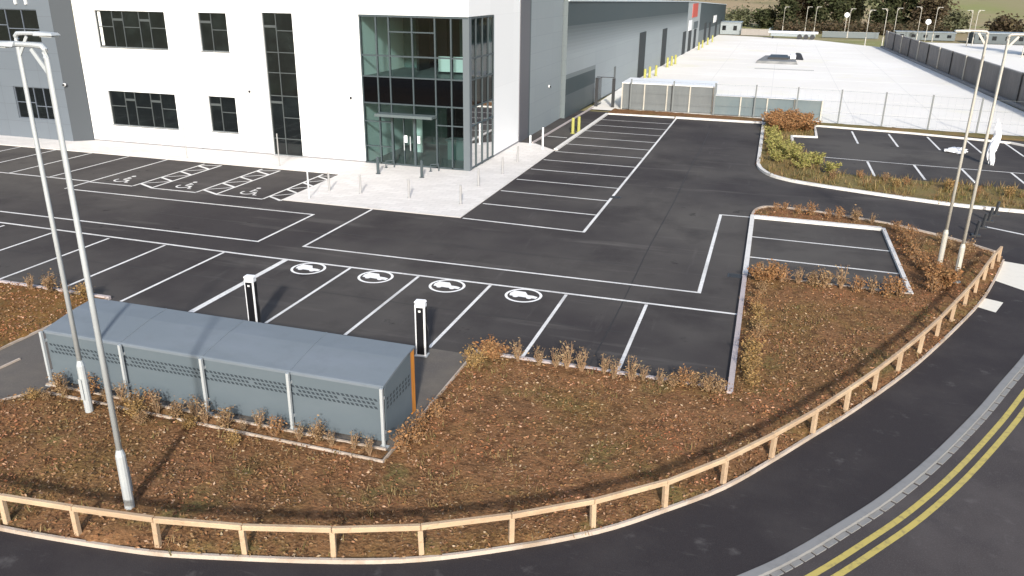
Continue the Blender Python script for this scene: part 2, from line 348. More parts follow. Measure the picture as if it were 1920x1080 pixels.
# ---------------------------------------------------------------- kerbs
g = MB(); kerb(g, FOOTEDGE, .055, -.02, .085); kerb(g, [(-15.93,12.0),(-15.46,12.68),(-6.58,12.54),(-6.58,17.95)], .05, -.02, .085)
kerb(g, [(-17.4,13.2),(-17.37,13.9)], .05, -.02, .05); kerb(g, [(-18.33,12.2),(-18.33,17.9)], .05, -.02, .06)
kerb(g, [(0,26.56),(4.95,26.42)], .08, -.02, .10); kerb(g, ISLTOP, .10, -.02, .11)
kerb(g, [(-15.6,13.02),(-6.72,12.98)], .05, -.02, .07)
setting('edging', g, EDGE, 'thin pale edging kerb round the mulched verge', 'kerb')
g = MB(); kerb(g, [(-40,18.0),(-18.3,17.98)], .1, -.02, .1); kerb(g, [(-6.58,18.0),(-.2,17.98)], .1, -.02, .1); kerb(g, [(-.1,17.75),(-.12,26.5)], .14, -.02, .11); kerb(g, [(-13.4,46.9),(-13.15,63.0)], .08, -.02, .1)
setting('stained_kerb', g, KERBP, 'stained pinkish kerb round the charging bays', 'kerb')
g = MB(); kerb(g, [(-.12,26.56),(-.14,34.3)], .17, -.02, .11); kerb(g, [(-.05,34.2),(4.85,34.08)], .24, -.02, .11); kerb(g, [(4.92,34.1),(4.95,26.4)], .13, -.02, .1)
kerb(g, ENTK, .2, -.02, .12); kerb(g, [(-11.55,45.3),(-11.45,60.08),(-6.5,60.14)], .22, -.02, .1); kerb(g, [(-6.4,60.1),(-.2,60.0)], .24, -.02, .12)
kerb(g, [(1.6,51.0),(1.6,55.15),(3.1,55.3),(3.15,60.1),(9,59.3),(14.7,57.7),(16.6,55.2),(20,53.6)], .17, -.02, .11)
setting('kerb', g, KERB, 'pale concrete kerb round the car park and islands', 'kerb')
g = MB(); KB = offset(KIN, -.09)
acc = 0
for i in range(len(KB)-1):
    kerb(g, [KB[i], KB[i+1]], .16, -.1, .012)
for i in range(24, len(KB)-1):               # channel blocks below the kerb with dark joints
    a = Vector(KB[i]); b = Vector(KB[i+1]); nb_ = max(1, int((b-a).length/.32))
    for k in range(nb_):
        p = a.lerp(b, (k+.08)/nb_); q = a.lerp(b, (k+.92)/nb_); t = (b-a).normalized(); o = Vector((t.y, -t.x))*.135
        kerb(g, [tuple(p+o), tuple(q+o)], .10, -.1, -.05)
setting('road_kerb', g, KERBG, 'grey kerb with channel blocks between the footway and the road', 'kerb')

# ---------------------------------------------------------------- painted markings
g = MB()
for y in (20.6, 26.4, 33.6): strip(g, [(-60+k*3, y+.03*math.sin(k*1.7)) for k in range(20 if y < 30 else 17)], .035, .0025)
strip(g, [(-3.6+.03*math.sin(k), 18.3+k*2.2) for k in range(19)], .035, .0026); strip(g, [(-8.9+.02*math.sin(k), 30.5+k*2.2) for k in range(14)], .03, .0026)
setting('laying_seams', g, mat('asphalt_seam', (.022,.02,.02), .8), 'thin dark laying seams in the car park asphalt')
g = MB(); BX = [-15.38+2.505*k for k in range(0, 7)]
strip(g, [(-45,23.25),(-28,23.2),(-17,23.0),(-.2,23.05)], .11, .004)
for k in range(-9, 6):
    x = -15.38+2.505*k
    line(g, x, 17.95 if x < -18 or x > -7.9 else (17.95), x, 22.94, .2 if k == 0 else .1, .0045)
line(g, -30.1, 28.4, -17.5, 28.4, .1); line(g, -45, 24.45, -17.5, 24.45, .1); line(g, -17.5, 24.4, -17.5, 28.45, .1, .0046)
line(g, -15.6, 24.45, -15.6, 29.95, .1, .0046); line(g, -15.65, 24.5, -1.38, 24.5, .1); line(g, -1.43, 24.45, -1.43, 34.25, .12, .0046); line(g, -1.4, 34.22, -.2, 34.25, .1)
line(g, -6.35, 29.7, -6.35, 60.0, .12, .0046); line(g, -11.5, 30.0, -6.32, 29.75, .11)
for k in range(1, 12): line(g, -11.5, 30+2.5*k, -6.3, 29.85+2.5*k, .1)
line(g, -13.2, 49.6, -11.9, 49.5, .14)
for y in (28.75, 31.36): line(g, -.05, y, 4.85, y-.15, .1)
line(g, -30.4, 28.4, -30.4, 35.3, .1, .0046); line(g, -70, 29.95, -30.5, 29.95, .1)
x = -32.9
while x > -60: line(g, x, 29.9, x, 35.3, .1, .0046); x -= 2.5
for a, b in ((-30.4,-27.9),(-26.85,-24.4),(-23.35,-20.9)): line(g, a, 29.85, b, 29.85, .1)
for a, b in ((-27.9,-26.85),(-24.4,-23.35),(-20.9,-20.02)):
    line(g, a, 29.9, a, 35.1, .1, .0046); line(g, b, 29.9, b, 35.1 if b < -21 else 33, .1, .0046)
    ys = [29.9, 31.3, 32.7, 34.1, 35.1]
    for i in range(4):
        line(g, a, ys[i]+.5, b, ys[i], .14, .0052)
        if i < 4: line(g, a, ys[i]+.55, b, ys[i+1]-.05, .07, .0058)
for x0 in (5.48, 7.74, 10.04, 12.25, 14.4): line(g, x0, 58.9-(x0-5)*.1, x0+.03, 54.2-(x0-5)*.1, .12)
strip(g, [(3.1,48.9),(7.92,48.44),(14.6,48.0)], .1, .004)
for x0 in (5.56, 7.93, 10.25, 12.6): line(g, x0, 48.5-(x0-5)*.05, x0+.02, 44.6, .12)
line(g, 8.95, 36.1, 12.5, 33.9, .14)
setting('bay_markings', g, PAINT, 'white painted bay lines and zone outlines on the car park', 'road marking')
for x, y, l in ((-6.2,35.6,'small dark drain grate on the end of the right-hand bay line'),(-.45,26.5,'small dark drain grate beside the corner of the three-bay island')):
    t = thing('drain_grate', l, 'drain', (x,y,.005)); g = MB(); g.box(-.22,.22,-.2,.2,-.02,.003); g.build('frame', BLACKM, t)
    g = MB()
    for k in range(5): g.box(-.19,.19,-.17+k*.075,-.135+k*.075,.0035,.012)
    g.build('grating', BLACKM, t)
g = MB()
for d in (.55, .785): strip(g, offset(KIN, -d), .115, -.066)
setting('double_yellow_lines', g, YEL, 'double yellow lines along the road beside the kerb', 'road marking')
g = MB(); g.face([(8.62,31.3,.009),(11.2,30.5,.009),(10.6,27.9,.009),(9.3,27.3,.009),(7.8,28.95,.009)]); g.face([(7.12,27.0,.009),(7.62,26.75,.009),(7.2,25.75,.009),(6.72,26.1,.009)])
setting('tactile_paving', g, mat('tactile_slab', (.68,.65,.58), .85, var=[(4,.4,(.5,.48,.42),.5,.8)]), 'cream tactile slabs set in the footway at the road crossing', 'paving')
g = MB()
def disc(mb, cx, cy_, r, z, n=20): mb.face([(cx+r*math.cos(2*math.pi*i/n), cy_+r*math.sin(2*math.pi*i/n), z) for i in range(n)])
def ring(mb, cx, cy_, r, w, z, a0=0, a1=360, n=32):
    strip(mb, [(cx+r*math.cos(math.radians(a0+(a1-a0)*i/n)), cy_+r*math.sin(math.radians(a0+(a1-a0)*i/n))) for i in range(n+1)], w, z)
ORD = ['leftmost', 'second', 'third', 'rightmost']
for i, x in enumerate((-14.17, -11.67, -9.15, -6.6)):
    g = MB(); c = (x, 22.42); ring(g, *c, .545, .085, .0065)
    car = [(-.42,-.12),(.44,-.16),(.46,.0),(.30,.06),(.12,.07),(-.02,.30),(-.38,.32),(-.46,.08)]
    g.face([(c[0]+a, c[1]+b, .007) for a, b in car]); disc(g, c[0]-.22, c[1]-.14, .09, .0075, 10); disc(g, c[0]+.22, c[1]-.15, .09, .0075, 10)
    o = setting('charging_symbol', g, PAINTB, f'{ORD[i]} of the four white ringed car symbols in the charging bays', 'road marking'); o['group'] = 'charging bay symbols'
for i, x in enumerate((-29.2, -25.65, -22.15)):
    g = MB(); z = .0065; c = (x, 30.75)
    ring(g, c[0]-.05, c[1]-.1, .3, .09, z, 150, 380); strip(g, [(c[0]-.05,c[1]+.55),(c[0]-.03,c[1]+.05),(c[0]+.3,c[1]+.02),(c[0]+.45,c[1]-.42),(c[0]+.6,c[1]-.4)], .1, z+.0005)
    strip(g, [(c[0]-.05,c[1]+.3),(c[0]+.22,c[1]+.28)], .08, z+.001); disc(g, c[0]-.05, c[1]+.75, .11, z, 12)
    o = setting('wheelchair_symbol', g, PAINT, f'{["left", "middle", "right"][i]} one of the three white wheelchair symbols by the hatched strips', 'road marking'); o['group'] = 'accessible bay symbols'
g = MB(); g.face([(-10.05+.28*math.cos(a)*(1+.4*nz(a,0,1)), 7.62+.16*math.sin(a)*(1+.5*nz(a,3,2)), .009) for a in [i*.4 for i in range(15)]])
g.face([(-9.78+.14*math.cos(a)*(1+.4*nz(a,7,1)), 7.84+.07*math.sin(a), .009) for a in [i*.5 for i in range(12)]])
setting('paint_spill', g, PAINT, 'small white splash on the dark footway at the lower left', 'road marking')

# ---------------------------------------------------------------- office building (white)
def wall_with_holes(mb, x0, x1, z0, z1, y, holes, rev, mi=0, axis='x'):
    xs = sorted({x0, x1, *[h[0] for h in holes], *[h[1] for h in holes]}); zs = sorted({z0, z1, *[h[2] for h in holes], *[h[3] for h in holes]})
    for i in range(len(xs)-1):
        for j in range(len(zs)-1):
            mx_, mz = (xs[i]+xs[i+1])/2, (zs[j]+zs[j+1])/2
            if any(h[0] < mx_ < h[1] and h[2] < mz < h[3] for h in holes): continue
            mb.face([(xs[i],y,zs[j]),(xs[i+1],y,zs[j]),(xs[i+1],y,zs[j+1]),(xs[i],y,zs[j+1])], mi)
    for a, b, c, d in holes:
        mb.face([(a,y,c),(a,y+rev,c),(a,y+rev,d),(a,y,d)], mi); mb.face([(b,y,c),(b,y+rev,c),(b,y+rev,d),(b,y,d)], mi)
        mb.face([(a,y,d),(b,y,d),(b,y+rev,d),(a,y+rev,d)], mi); mb.face([(a,y,c),(b,y,c),(b,y+rev,c),(a,y+rev,c)], mi)
YF = 38.3
WINS = [('wide',-36.55,-31.87,5.42,7.38),('pair',-29.72,-27.95,5.42,7.4),('wide',-36.5,-31.87,1.04,3.0),('pair',-29.68,-27.92,1.08,3.03),('tall',-25.78,-23.97,.04,7.48)]
off = thing('office_building', 'white rendered office block with dark windows and a glazed corner entrance', 'building', (-26,YF,0))
def OP(mb, name, m, par=None, **k):
    o = mb.build(name, m, **k); p = par or off
    if p is off: o.parent = off; o.location = (26, -YF, 0)
    else: o.parent = p
    return o
g = MB(); TOP = 10.6
wall_with_holes(g, -38.0, -20.15, .0, TOP, YF, [w[1:] for w in WINS], .16)
g.face([(-20.15,YF,7.52),(-14.28,YF,7.52),(-14.28,YF,TOP),(-20.15,YF,TOP)])
g.face([(-14.28,YF,7.52),(-14.28,42.05,7.52),(-14.28,42.05,TOP),(-14.28,YF,TOP)])
g.face([(-14.28,42.05,.0),(-14.28,46.8,.0),(-14.28,46.8,TOP),(-14.28,42.05,TOP)])
g.face([(-20.15,YF,7.52),(-14.28,YF,7.52),(-14.28,42.05,7.52),(-20.15,42.05,7.52)])
g.face([(-14.28,42.05,0),(-14.6,42.05,0),(-14.6,42.05,7.52),(-14.28,42.05,7.52)])
g.face([(-38,YF,0),(-38,56,0),(-38,56,TOP),(-38,YF,TOP)]); g.face([(-38,56,0),(-14.28,56,0),(-14.28,56,TOP),(-38,56,TOP)])
OP(g, 'wall', WHITE)
g = MB(); g.box(-38.1, -14.2, YF-.08, 56.1, TOP, TOP+.12); OP(g, 'roof', ROOFM)
for q in ((-38.0,-25.79,YF-.02,YF-.003),(-23.96,-20.16,YF-.02,YF-.003),(-14.277,-14.26,42.1,46.8)): g = MB(); g.box(*q, .03, .12); OP(g, 'plinth', PLINTH)
for kind, a, b, c, d in WINS:
    f = MB(); y0, y1 = YF+.09, YF+.15; t = .045
    def V(x): f.box(x-t/2, x+t/2, y0, y1, c+t, d-t)
    def Hh(xa, xb, z, th=.045): f.box(xa, xb, y0+.004, y1-.004, z-th/2, z+th/2)
    f.box(a, b, y0, y1, c, c+t); f.box(a, b, y0, y1, d-t, d); f.box(a, a+t, y0+.001, y1, c+t, d-t); f.box(b-t, b, y0+.001, y1, c+t, d-t)
    w, h = b-a, d-c
    if kind == 'wide':
        X = [a+.05, a+w*.235, a+w*.385, a+w*.62, a+w*.77, b-.05]
        for x in X[1:-1]: V(x)
        for i in (0,2,4): Hh(X[i], X[i+1], c+h*.56)
        for i in (1,3): Hh(X[i], X[i+1], c+h*.76, .12)
    elif kind == 'pair':
        V(a+w*.42); Hh(a+.05, a+w*.42, c+h*.76, .12); Hh(a+w*.42, b-.05, c+h*.56)
    else:
        m_ = a+w*.42; V(m_)
        for z in (5.5, 3.25, 4.45, .95): Hh(a+.05, b-.05, z)
        for z in (6.8, 2.9): Hh(a+.05, m_, z, .12)
        for z in (6.6, 2.1): Hh(m_, b-.05, z)
    fo = OP(f, 'window', FRAME)
    p = MB(); p.face([(a,YF+.13,c),(b,YF+.13,c),(b,YF+.13,d),(a,YF+.13,d)]); po = OP(p, 'pane', DGLASS, fo)
    if kind == 'wide' and c > 5:
        p = MB(); p.box(a+.12, a+.3, YF+.105, YF+.122, c+.08, d-.08); OP(p, 'blind', INW, fo)
    f = MB(); f.box(a-.03, b+.03, YF-.05, YF+.09, c-.03, c-.002); OP(f, 'sill', FRAME, fo)
# lobby curtain wall
MX = [-20.11, -19.23, -18.53, -17.27, -16.05, -15.2, -14.42]
cw = OP(MB(), 'glazed_corner', FRAMEG)
def CP(mb, name, m, **k): o = mb.build(name, m, **k); o.parent = cw; return o
f = MB(); t = .07
for x in MX[:-1]: f.box(x-t/2, x+t/2, YF-.03, YF+.10, .03, 7.5)
f.box(-18.53-.05, -18.53+.05, YF-.05, YF+.1, .03, 2.68)
for x in (-17.27,): f.box(x-.06, x+.06, YF-.05, YF+.1, .03, 2.68)
for z in (7.46, 5.56, 4.53, 3.19): f.box(-20.1, -14.55, YF-.022, YF+.09, z-.035, z+.035)
f.box(-20.15, -14.28, YF-.045, YF-.0305, 7.42, 7.52)
f.box(-18.53, -16.05, YF-.018, YF+.08, 6.70, 6.76); f.box(-16.05, -14.55, YF-.018, YF+.08, 2.22, 2.28); f.box(-20.1, -18.53, YF-.018, YF+.08, 2.22, 2.28)
f.box(-20.1, -18.53, YF-.018, YF+.08, .93, .98); f.box(-20.1, -14.5, YF-.03, YF+.1, .03, .12)
for y in (39.3, 40.25, 41.15, 42.0): f.box(-14.36, -14.24, y-.03, y+.03, .03, 7.5)
for z in (7.46, 5.56, 4.53, 3.19, 2.25, .1): f.box(-14.35, -14.25, 38.55, 42.0, z-.035, z+.035)
CP(f, 'mullions', FRAMEG)
f = MB(); f.box(-14.58, -14.24, YF-.04, YF+.3, .03, 7.5); CP(f, 'corner_column', mat('column_cladding', (.10,.12,.135), .5))
f = MB(); f.box(-20.1, -14.6, YF+.03, YF+.05, 3.2, 4.5); f.box(-14.32, -14.30, 38.6, 42.0, 3.2, 4.5); CP(f, 'spandrel_panel', SPAND)
f = MB(); f.face([(-20.1,YF+.02,4.55),(-14.6,YF+.02,4.55),(-14.6,YF+.02,7.45),(-20.1,YF+.02,7.45)]); f.face([(-20.1,YF+.02,.1),(-14.6,YF+.02,.1),(-14.6,YF+.02,3.17),(-20.1,YF+.02,3.17)])
f.face([(-14.29,38.6,4.55),(-14.29,42,4.55),(-14.29,42,7.45),(-14.29,38.6,7.45)]); f.face([(-14.29,38.6,.1),(-14.29,42,.1),(-14.29,42,3.17),(-14.29,38.6,3.17)])
CP(f, 'pane', GL)
f = MB(); f.box(-19.15, -16.0, YF-.75, YF-.06, 2.62, 2.76); CP(f, 'canopy', mat('canopy_sheet', (.09,.115,.12), .5), bevel=.01)
for x in (-17.85,-17.5,): f = MB(); f.box(x-.02+.0, x+.02, YF-.1, YF-.06, .85, 1.6); CP(f, 'door_handle', GALV)
for q in (-17.86,-17.14): f = MB(); f.box(q, q+.15, YF-.004, YF+.012, 1.25, 1.62); CP(f, 'door_notice', WBAG)
f = MB(); f.box(-17.9, -17.86, YF-.03, YF+.09, .12, 2.6); CP(f, 'door_stile', FRAMEG)
# lobby interior
inn = MB()
inn.box(-20.14, -14.6, YF+.12, 46.5, -.05, .02, 0); inn.box(-20.14, -14.62, YF+.12, 46.5, 4.3, 4.5, 0); inn.box(-20.14, -14.62, YF+.12, 46.5, 3.2, 3.3, 1)
inn.box(-20.14, -14.3, YF+.1, 46.5, 7.56, 7.6, 2)
inn.box(-20.6, -20.17, YF+.17, 46.5, .0, 7.5, 1)                # left wall
inn.box(-20.14, -18.0, 44.5, 44.6, .02, 3.2, 2); inn.box(-18, -16.6, 46, 46.1, .02, 3.2, 3); inn.box(-16.6, -14.6, 43.8, 43.9, .02, 3.2, 1)
inn.box(-20.14, -18.6, 43.5, 43.6, 4.5, 7.5, 2); inn.box(-18.6, -16.4, 46.2, 46.3, 4.5, 7.5, 3); inn.box(-16.4, -14.62, 42.6, 42.7, 4.5, 7.5, 2)
inn.box(-18.7, -18.55, 42, 43.5, 4.5, 7.5, 3); inn.box(-16.45, -16.3, 42.7, 46, 4.5, 7.5, 3)
CP(inn, 'lobby_interior', [INF, INW, INC, IND])
f = MB(); f.box(-17.0, -16.35, 41, 41.05, 4.62, 5.4)  # white boards added in place of bright far windows
CP(f, 'far_window_board', INW); f = MB(); f.box(-16.15, -15.5, 41, 41.05, 4.62, 5.4); CP(f, 'far_window_board', INW)
f = MB(); f.box(-19.0, -18.45, 41.9, 42.0, .02, 2.0); CP(f, 'lobby_door', INW)
f = MB(); f.box(-16.4, -14.9, 40.6, 41.2, .02, 1.05); f.box(-16.5, -14.8, 40.5, 41.3, 1.06, 1.12); CP(f, 'reception_desk', INC)
def dome(par, x, y, z, nrm):
    d = MB(); nx, ny = nrm
    d.tube([(x,y,z),(x+nx*.08,y+ny*.08,z)], [.09,.09], 10); d.tube([(x+nx*.08,y+ny*.08,z),(x+nx*.16,y+ny*.16,z-.04)], [.08,.03], 10, 1)
    return d.build('security_camera', [WPOST, BLACK])
for (x,y,z,nm,lb) in ((-20.8,YF,3.39,(0,-1),'small dome camera on the white wall left of the glazed corner'),(-26.9,YF,3.42,(0,-1),'small pale camera on the white wall left of the tall window'),
        (-14.28,53.6,2.6,(1,0),'small dark camera on the grey side wall by the service path'),(-38.75,37.55,3.3,(0,-1),'pale camera on the grey wall near the corner with the white block')):
    tag(dome(None, x, y, z, nm), lb, 'camera')

# ---------------------------------------------------------------- grey building at the left
lb = thing('grey_building', 'grey clad building adjoining the left end of the white office', 'building', (-48,37.6,0))
def LP(mb, name, m, par=None, **k):
    o = mb.build(name, m, **k); p = par or lb; o.parent = p
    if p is lb: o.location = (48, -37.6, 0)
    return o
LW = [(-44.6,-39.9,5.55,7.35),(-42.7,-39.84,1.18,3.03)]
g = MB(); wall_with_holes(g, -70, -38.9, 0, 11, 37.6, LW, .14); LP(g, 'wall', GREYC)
g = MB(); g.face([(-38.9,37.6,0),(-38.02,38.28,0),(-38.02,38.28,11),(-38.9,37.6,11)]); LP(g, 'corner_return', mat('shaded_return_cladding', (.045,.055,.066), .7))  # shade of the turned face put into a darker cladding colour
g = MB(); g.box(-70, -38.02, 38.32, 56, 10.9, 11); LP(g, 'roof', ROOFM)
for a, b, c, d in LW:
    f = MB(); y0, y1, t = 37.66, 37.72, .045
    f.box(a, b, y0, y1, c, c+t); f.box(a, b, y0, y1, d-t, d); w = b-a; h = d-c
    for x in (a+t/2, b-t/2, a+w*.3, a+w*.5, a+w*.75): f.box(x-t/2, x+t/2, y0+.003, y1-.003, c+t, d-t)
    f.box(a, a+w*.5, y0+.006, y1-.006, c+h*.5, c+h*.5+t); f.box(a+w*.5, b, y0+.006, y1-.006, c+h*.4, c+h*.4+t)
    fo = LP(f, 'window', mat('grey_frame', (.11,.13,.16), .5))
    p = MB(); p.face([(a,37.71,c),(b,37.71,c),(b,37.71,d),(a,37.71,d)]); LP(p, 'pane', DGLASS, fo)
f = MB()
for x in (-41.22, -40.48): f.box(x-.06, x+.06, 37.5, 37.6, 7.62, 8.9)
f.box(-41.16, -40.54, 37.505, 37.59, 8.2, 8.34)
tag(f.build('wall_letter', WPOST), 'white raised letter high on the grey wall, cut off by the photo top', 'sign')

# ---------------------------------------------------------------- warehouse along the yard
wh = thing('warehouse', 'long grey clad warehouse running back beside the concrete yard', 'building', (-14.3,57,0))
def WP(mb, name, m, par=None, **k):
    o = mb.build(name, m, **k); p = par or wh; o.parent = p
    if p is wh: o.location = (14.3, -57, 0)
    return o
g = MB()
g.box(-20, -14.24, 46.82, 48.7, 0, 11, 0); g.box(-20, -14.27, 48.72, 56.9, 0, 11, 1); g.box(-14.262, -14.25, 48.72, 49.0, 0, 11, 2)
WP(g, 'link_block', [mat('slate_cladding', (.10,.10,.115), .5), GREYL, GREYD])
def whx(y): return -13.95+(y-57)*.0245
def wht(y): return 8.0-(y-57)*.0165-(max(0, y-121))*.0095
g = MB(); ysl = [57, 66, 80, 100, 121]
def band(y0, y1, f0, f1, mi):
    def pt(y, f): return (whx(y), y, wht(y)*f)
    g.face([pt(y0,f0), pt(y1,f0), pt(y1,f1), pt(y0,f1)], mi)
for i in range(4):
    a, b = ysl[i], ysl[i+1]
    br = [(0,.20,5 if i == 0 else 2),(.20,.34,0 if i == 0 else 2),(.34,.38,1 if i == 0 else 2),(.38,.55,2)]+[(.55+.03*k,.58+.03*k,6+k) for k in range(8)]+[(.79,1,0)]  # dark lower bands of the first bay paint a reflection onto the cladding
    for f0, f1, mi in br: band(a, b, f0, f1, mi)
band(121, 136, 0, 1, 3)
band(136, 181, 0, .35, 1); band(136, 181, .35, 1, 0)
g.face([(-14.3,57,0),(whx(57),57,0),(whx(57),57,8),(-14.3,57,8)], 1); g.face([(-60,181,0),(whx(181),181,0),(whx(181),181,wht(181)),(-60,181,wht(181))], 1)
WP(g, 'wall', [mat('dark_slate_cladding', (.030,.046,.052), .6, var=[((.1,.15,.4),.5,(.042,.055,.060),.4,.7)]), GREYM, GREYL, mat('pale_end_cladding', (.30,.33,.34), .5), mat('mid_light_cladding', (.20,.225,.235), .5), mat('reflection_cladding', (.060,.078,.086), .5)]+[mat('graded_cladding', tuple(a+(b-a)*(k+1)/9 for a, b in zip((.235,.27,.29), (.036,.052,.058))), .5) for k in range(8)])
g = MB()
for a, b in ((57,121),(121,181)): g.face([(whx(a)+.05,a,wht(a)+.02),(whx(b)+.05,b,wht(b)+.02),(-60,b,wht(b)+.6),(-60,a,wht(a)+.6)])
kerb_pts = [(whx(57)+.04,57,wht(57)),(whx(121)+.04,121,wht(121)),(whx(181)+.04,181,wht(181))]
for i in range(2): g.beam(kerb_pts[i], kerb_pts[i+1], .14, .12)
WP(g, 'roof', ROOFM)
def wdoor(y, w, h, name='door', m=None, z0=0):
    d = MB(); a, b = y-w/2, y+w/2
    d.hexa([(whx(a)-.1,a,z0),(whx(a)+.06,a,z0),(whx(b)+.06,b,z0),(whx(b)-.1,b,z0),(whx(a)-.1,a,h),(whx(a)+.06,a,h),(whx(b)+.06,b,h),(whx(b)-.1,b,h)])
    return WP(d, name, m or mat('door_panel', (.012,.017,.02), .7))
for y, w, h in ((86.5,3.4,4.5),(101,3.2,4.2),(119,3.0,3.0),(125,3.0,2.9),(131,2.6,2.8),(145,3,3.2),(152,2.5,3),(163,3,3),(172,2.5,2.8)): wdoor(y, w, h)
wdoor(73.5, .5, 2.2, 'downpipe', FRAME)
wdoor(129, 6, 6.5, 'red_panel', RED, 4.6); wdoor(124.5, 3.0, 4.3, 'white_panel', WPOST, 2.9); wdoor(160, 5, 3.9, 'white_panel', WPOST, 2.7)
wdoor(131, 5, 3.9, 'grey_panel', GREYD, 2.9)

# ---------------------------------------------------------------- cycle shelter
sh = thing('cycle_shelter', 'long blue-grey sheet metal cycle shelter with a perforated back wall', 'shelter', (-11.15,13.9,0))
X0, X1 = -15.55, -6.82; YB = 13.2; YR = 14.78
prof = [(YB-.03, 1.365), (YB+.0, 1.385), (YB+.12, 1.405), (YB+.5, 1.475), (YB+1.0, 1.555), (YR, 1.60)]
def SP(mb, name, m, **k): o = mb.build(name, m, **k); o.parent = sh; o.location = (11.15, -13.9, 0); return o
g = MB(); k0 = len(g.v)
for (y, z) in prof: g.v += [(X0, y, z), (X1, y, z)]
for i in range(len(prof)-1): g.f.append((2*i, 2*i+1, 2*i+3, 2*i+2)); g.m.append(0)
k1 = len(g.v)
for (y, z) in prof: g.v += [(X0, y, z-.05), (X1, y, z-.05)]
for i in range(len(prof)-1): g.f.append((k1+2*i, k1+2*i+1, k1+2*i+3, k1+2*i+2)); g.m.append(0)
for s_ in (0, 1):
    for i in range(len(prof)-1): g.f.append((2*i+s_, 2*i+2+s_, k1+2*i+2+s_, k1+2*i+s_)); g.m.append(0)
q = len(prof)-1; g.f.append((2*q, 2*q+1, k1+2*q+1, k1+2*q)); g.m.append(0)
g.f.append((0, 1, k1+1, k1)); g.m.append(0)
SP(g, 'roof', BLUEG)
for x in (X0+2.18, X0+4.37, X0+6.55):
    s_ = MB()
    for i in range(1, len(prof)-1):
        (ya, za), (yb, zb) = prof[i], prof[i+1]
        s_.beam((x, ya, za+.004), (x, yb, zb+.004), .035, .012)
    SP(s_, 'roof_seam', BLUEG)
g = MB(); g.box(X0+.03, X1-.03, YB, YB+.04, .08, 1.335)
for row, z in enumerate((1.03, .94, .85)):
    x = X0+.1+(row%2)*.05
    while x < X1-.2:
        if (x-X0-.1)%1.0775 > .085:
            xx = x; g.face([(xx+.02,YB-.003,z-.028),(xx+.085,YB-.003,z-.028),(xx+.045,YB-.003,z+.028),(xx-.02,YB-.003,z+.028)], 1)
        x += .1077
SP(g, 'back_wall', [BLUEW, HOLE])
for X, sgn in ((X1, 1), (X0, -1)):
    g = MB(); a = min(X, X-sgn*.04); b = max(X, X-sgn*.04)
    poly = [(YB+.03, .08), (YR-.25, .08), (YR-.25, 1.55), (YB+1.0, 1.50), (YB+.5, 1.42), (YB+.15, 1.35), (YB+.06, 1.31)]
    g.face([(a, y, z) for y, z in poly]); g.face([(b, y, z) for y, z in poly])
    for i in range(len(poly)): (y, z), (y2, z2) = poly[i], poly[(i+1) % len(poly)]; g.face([(a,y,z),(a,y2,z2),(b,y2,z2),(b,y,z)])
    for z in (1.03, .93, .83):
        y = YB+.1
        while y < YR-.4: g.face([(X+sgn*.003,y,z-.03),(X+sgn*.003,y+.07,z-.03),(X+sgn*.003,y+.10,z+.03),(X+sgn*.003,y+.03,z+.03)], 1); y += .15
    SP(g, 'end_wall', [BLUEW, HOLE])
for k in range(5):
    x = X0+.1+2.155*k
    if k == 0: x = X0+.02
    if k == 4: x = X1+.0
    g = MB(); g.box(x-.03, x+.03, YB-.14, YB-.08, 0, 1.38); g.box(x-.02, x+.02, YB-.08, YB, 1.1, 1.16); g.box(x-.02, x+.02, YB-.08, YB, .3, .36); g.box(x-.09, x+.09, YB-.21, YB-.03, .008, .03)
    SP(g, 'post', GALV)
for x in (X1-.14, X1-4.37, X0+.14):
    g = MB(); g.box(x-.13, x+.13, YR-.23, YR-.03, 0, 1.56); SP(g, 'timber_column', ORANGE, bevel=.008)
g = MB(); g.box(X0+.3, X1-.3, YR-.2, YR-.06, 1.44, 1.555); SP(g, 'eaves_beam', ORANGE)

# ---------------------------------------------------------------- lamp posts
def lamp(loc, rz, h, label, m=GALV, group=None, arm=.85, s=1):
    t = thing('street_lamp', label, 'street lamp', loc, rz, group)
    b = MB(); b.tube([(0,0,-.02),(0,0,.03)], .17*s, 12); b.tube([(0,0,.03),(0,0,1.2),(0,0,1.32)], [.088*s,.086*s,.055*s], 12)
    b.build('base', m, t, smooth=False)
    b = MB(); b.tube([(0,0,1.32),(0,0,h*.6),(0,0,h-.12),(.02,0,h-.04)], [.053*s,.047*s,.04*s,.04*s], 10); b.build('shaft', m, t, smooth=True)
    b = MB(); b.tube([(0,0,h-.12),(0,0,h+.0),(.045,0,h+.045),(.2,0,h+.055),(arm-.32,0,h+.06)], [.045*s,.045*s,.042*s,.038*s,.035*s], 8)
    b.beam((.0,0,h-.36),(.26,0,h+.0),.02,.06)
    b.build('arm', m, t, smooth=False)
    b = MB(); b.hexa([(arm-.34,-.11,h+.02),(arm+.12,-.12,h+.03),(arm+.12,.12,h+.03),(arm-.34,.11,h+.02),(arm-.34,-.06,h+.10),(arm+.08,-.09,h+.08),(arm+.08,.09,h+.08),(arm-.34,.06,h+.10)])
    hd = b.build('lamp_head', m, t, bevel=.01)
    b = MB(); b.box(arm-.2, arm+.08, -.08, .08, h+.005, h+.018); b.build('lens', LENS, hd)
    b = MB(); b.box(-.04*s, .04*s, -.105*s, -.098*s, .4, .9); b.build('access_door', m, t)
    return t
lamp((-13.63,12.28,0), 0, 8.05, 'galvanised lamp post with arm to the right, at the left end of the cycle shelter')
lamp((-10.22,9.66,0), math.pi, 8.1, 'tall galvanised lamp post with arm to the left, standing in the mulch nearest the fence')
lamp((6.29,29.88,.03), math.pi, 7.75, 'cream lamp post with arm to the left, by the entry road', GALVW)  # cream comes from the warmer steel colour
lamp((6.52,28.26,.03), 0, 7.75, 'cream lamp post with arm to the right, near the end of the timber fence', GALVW)
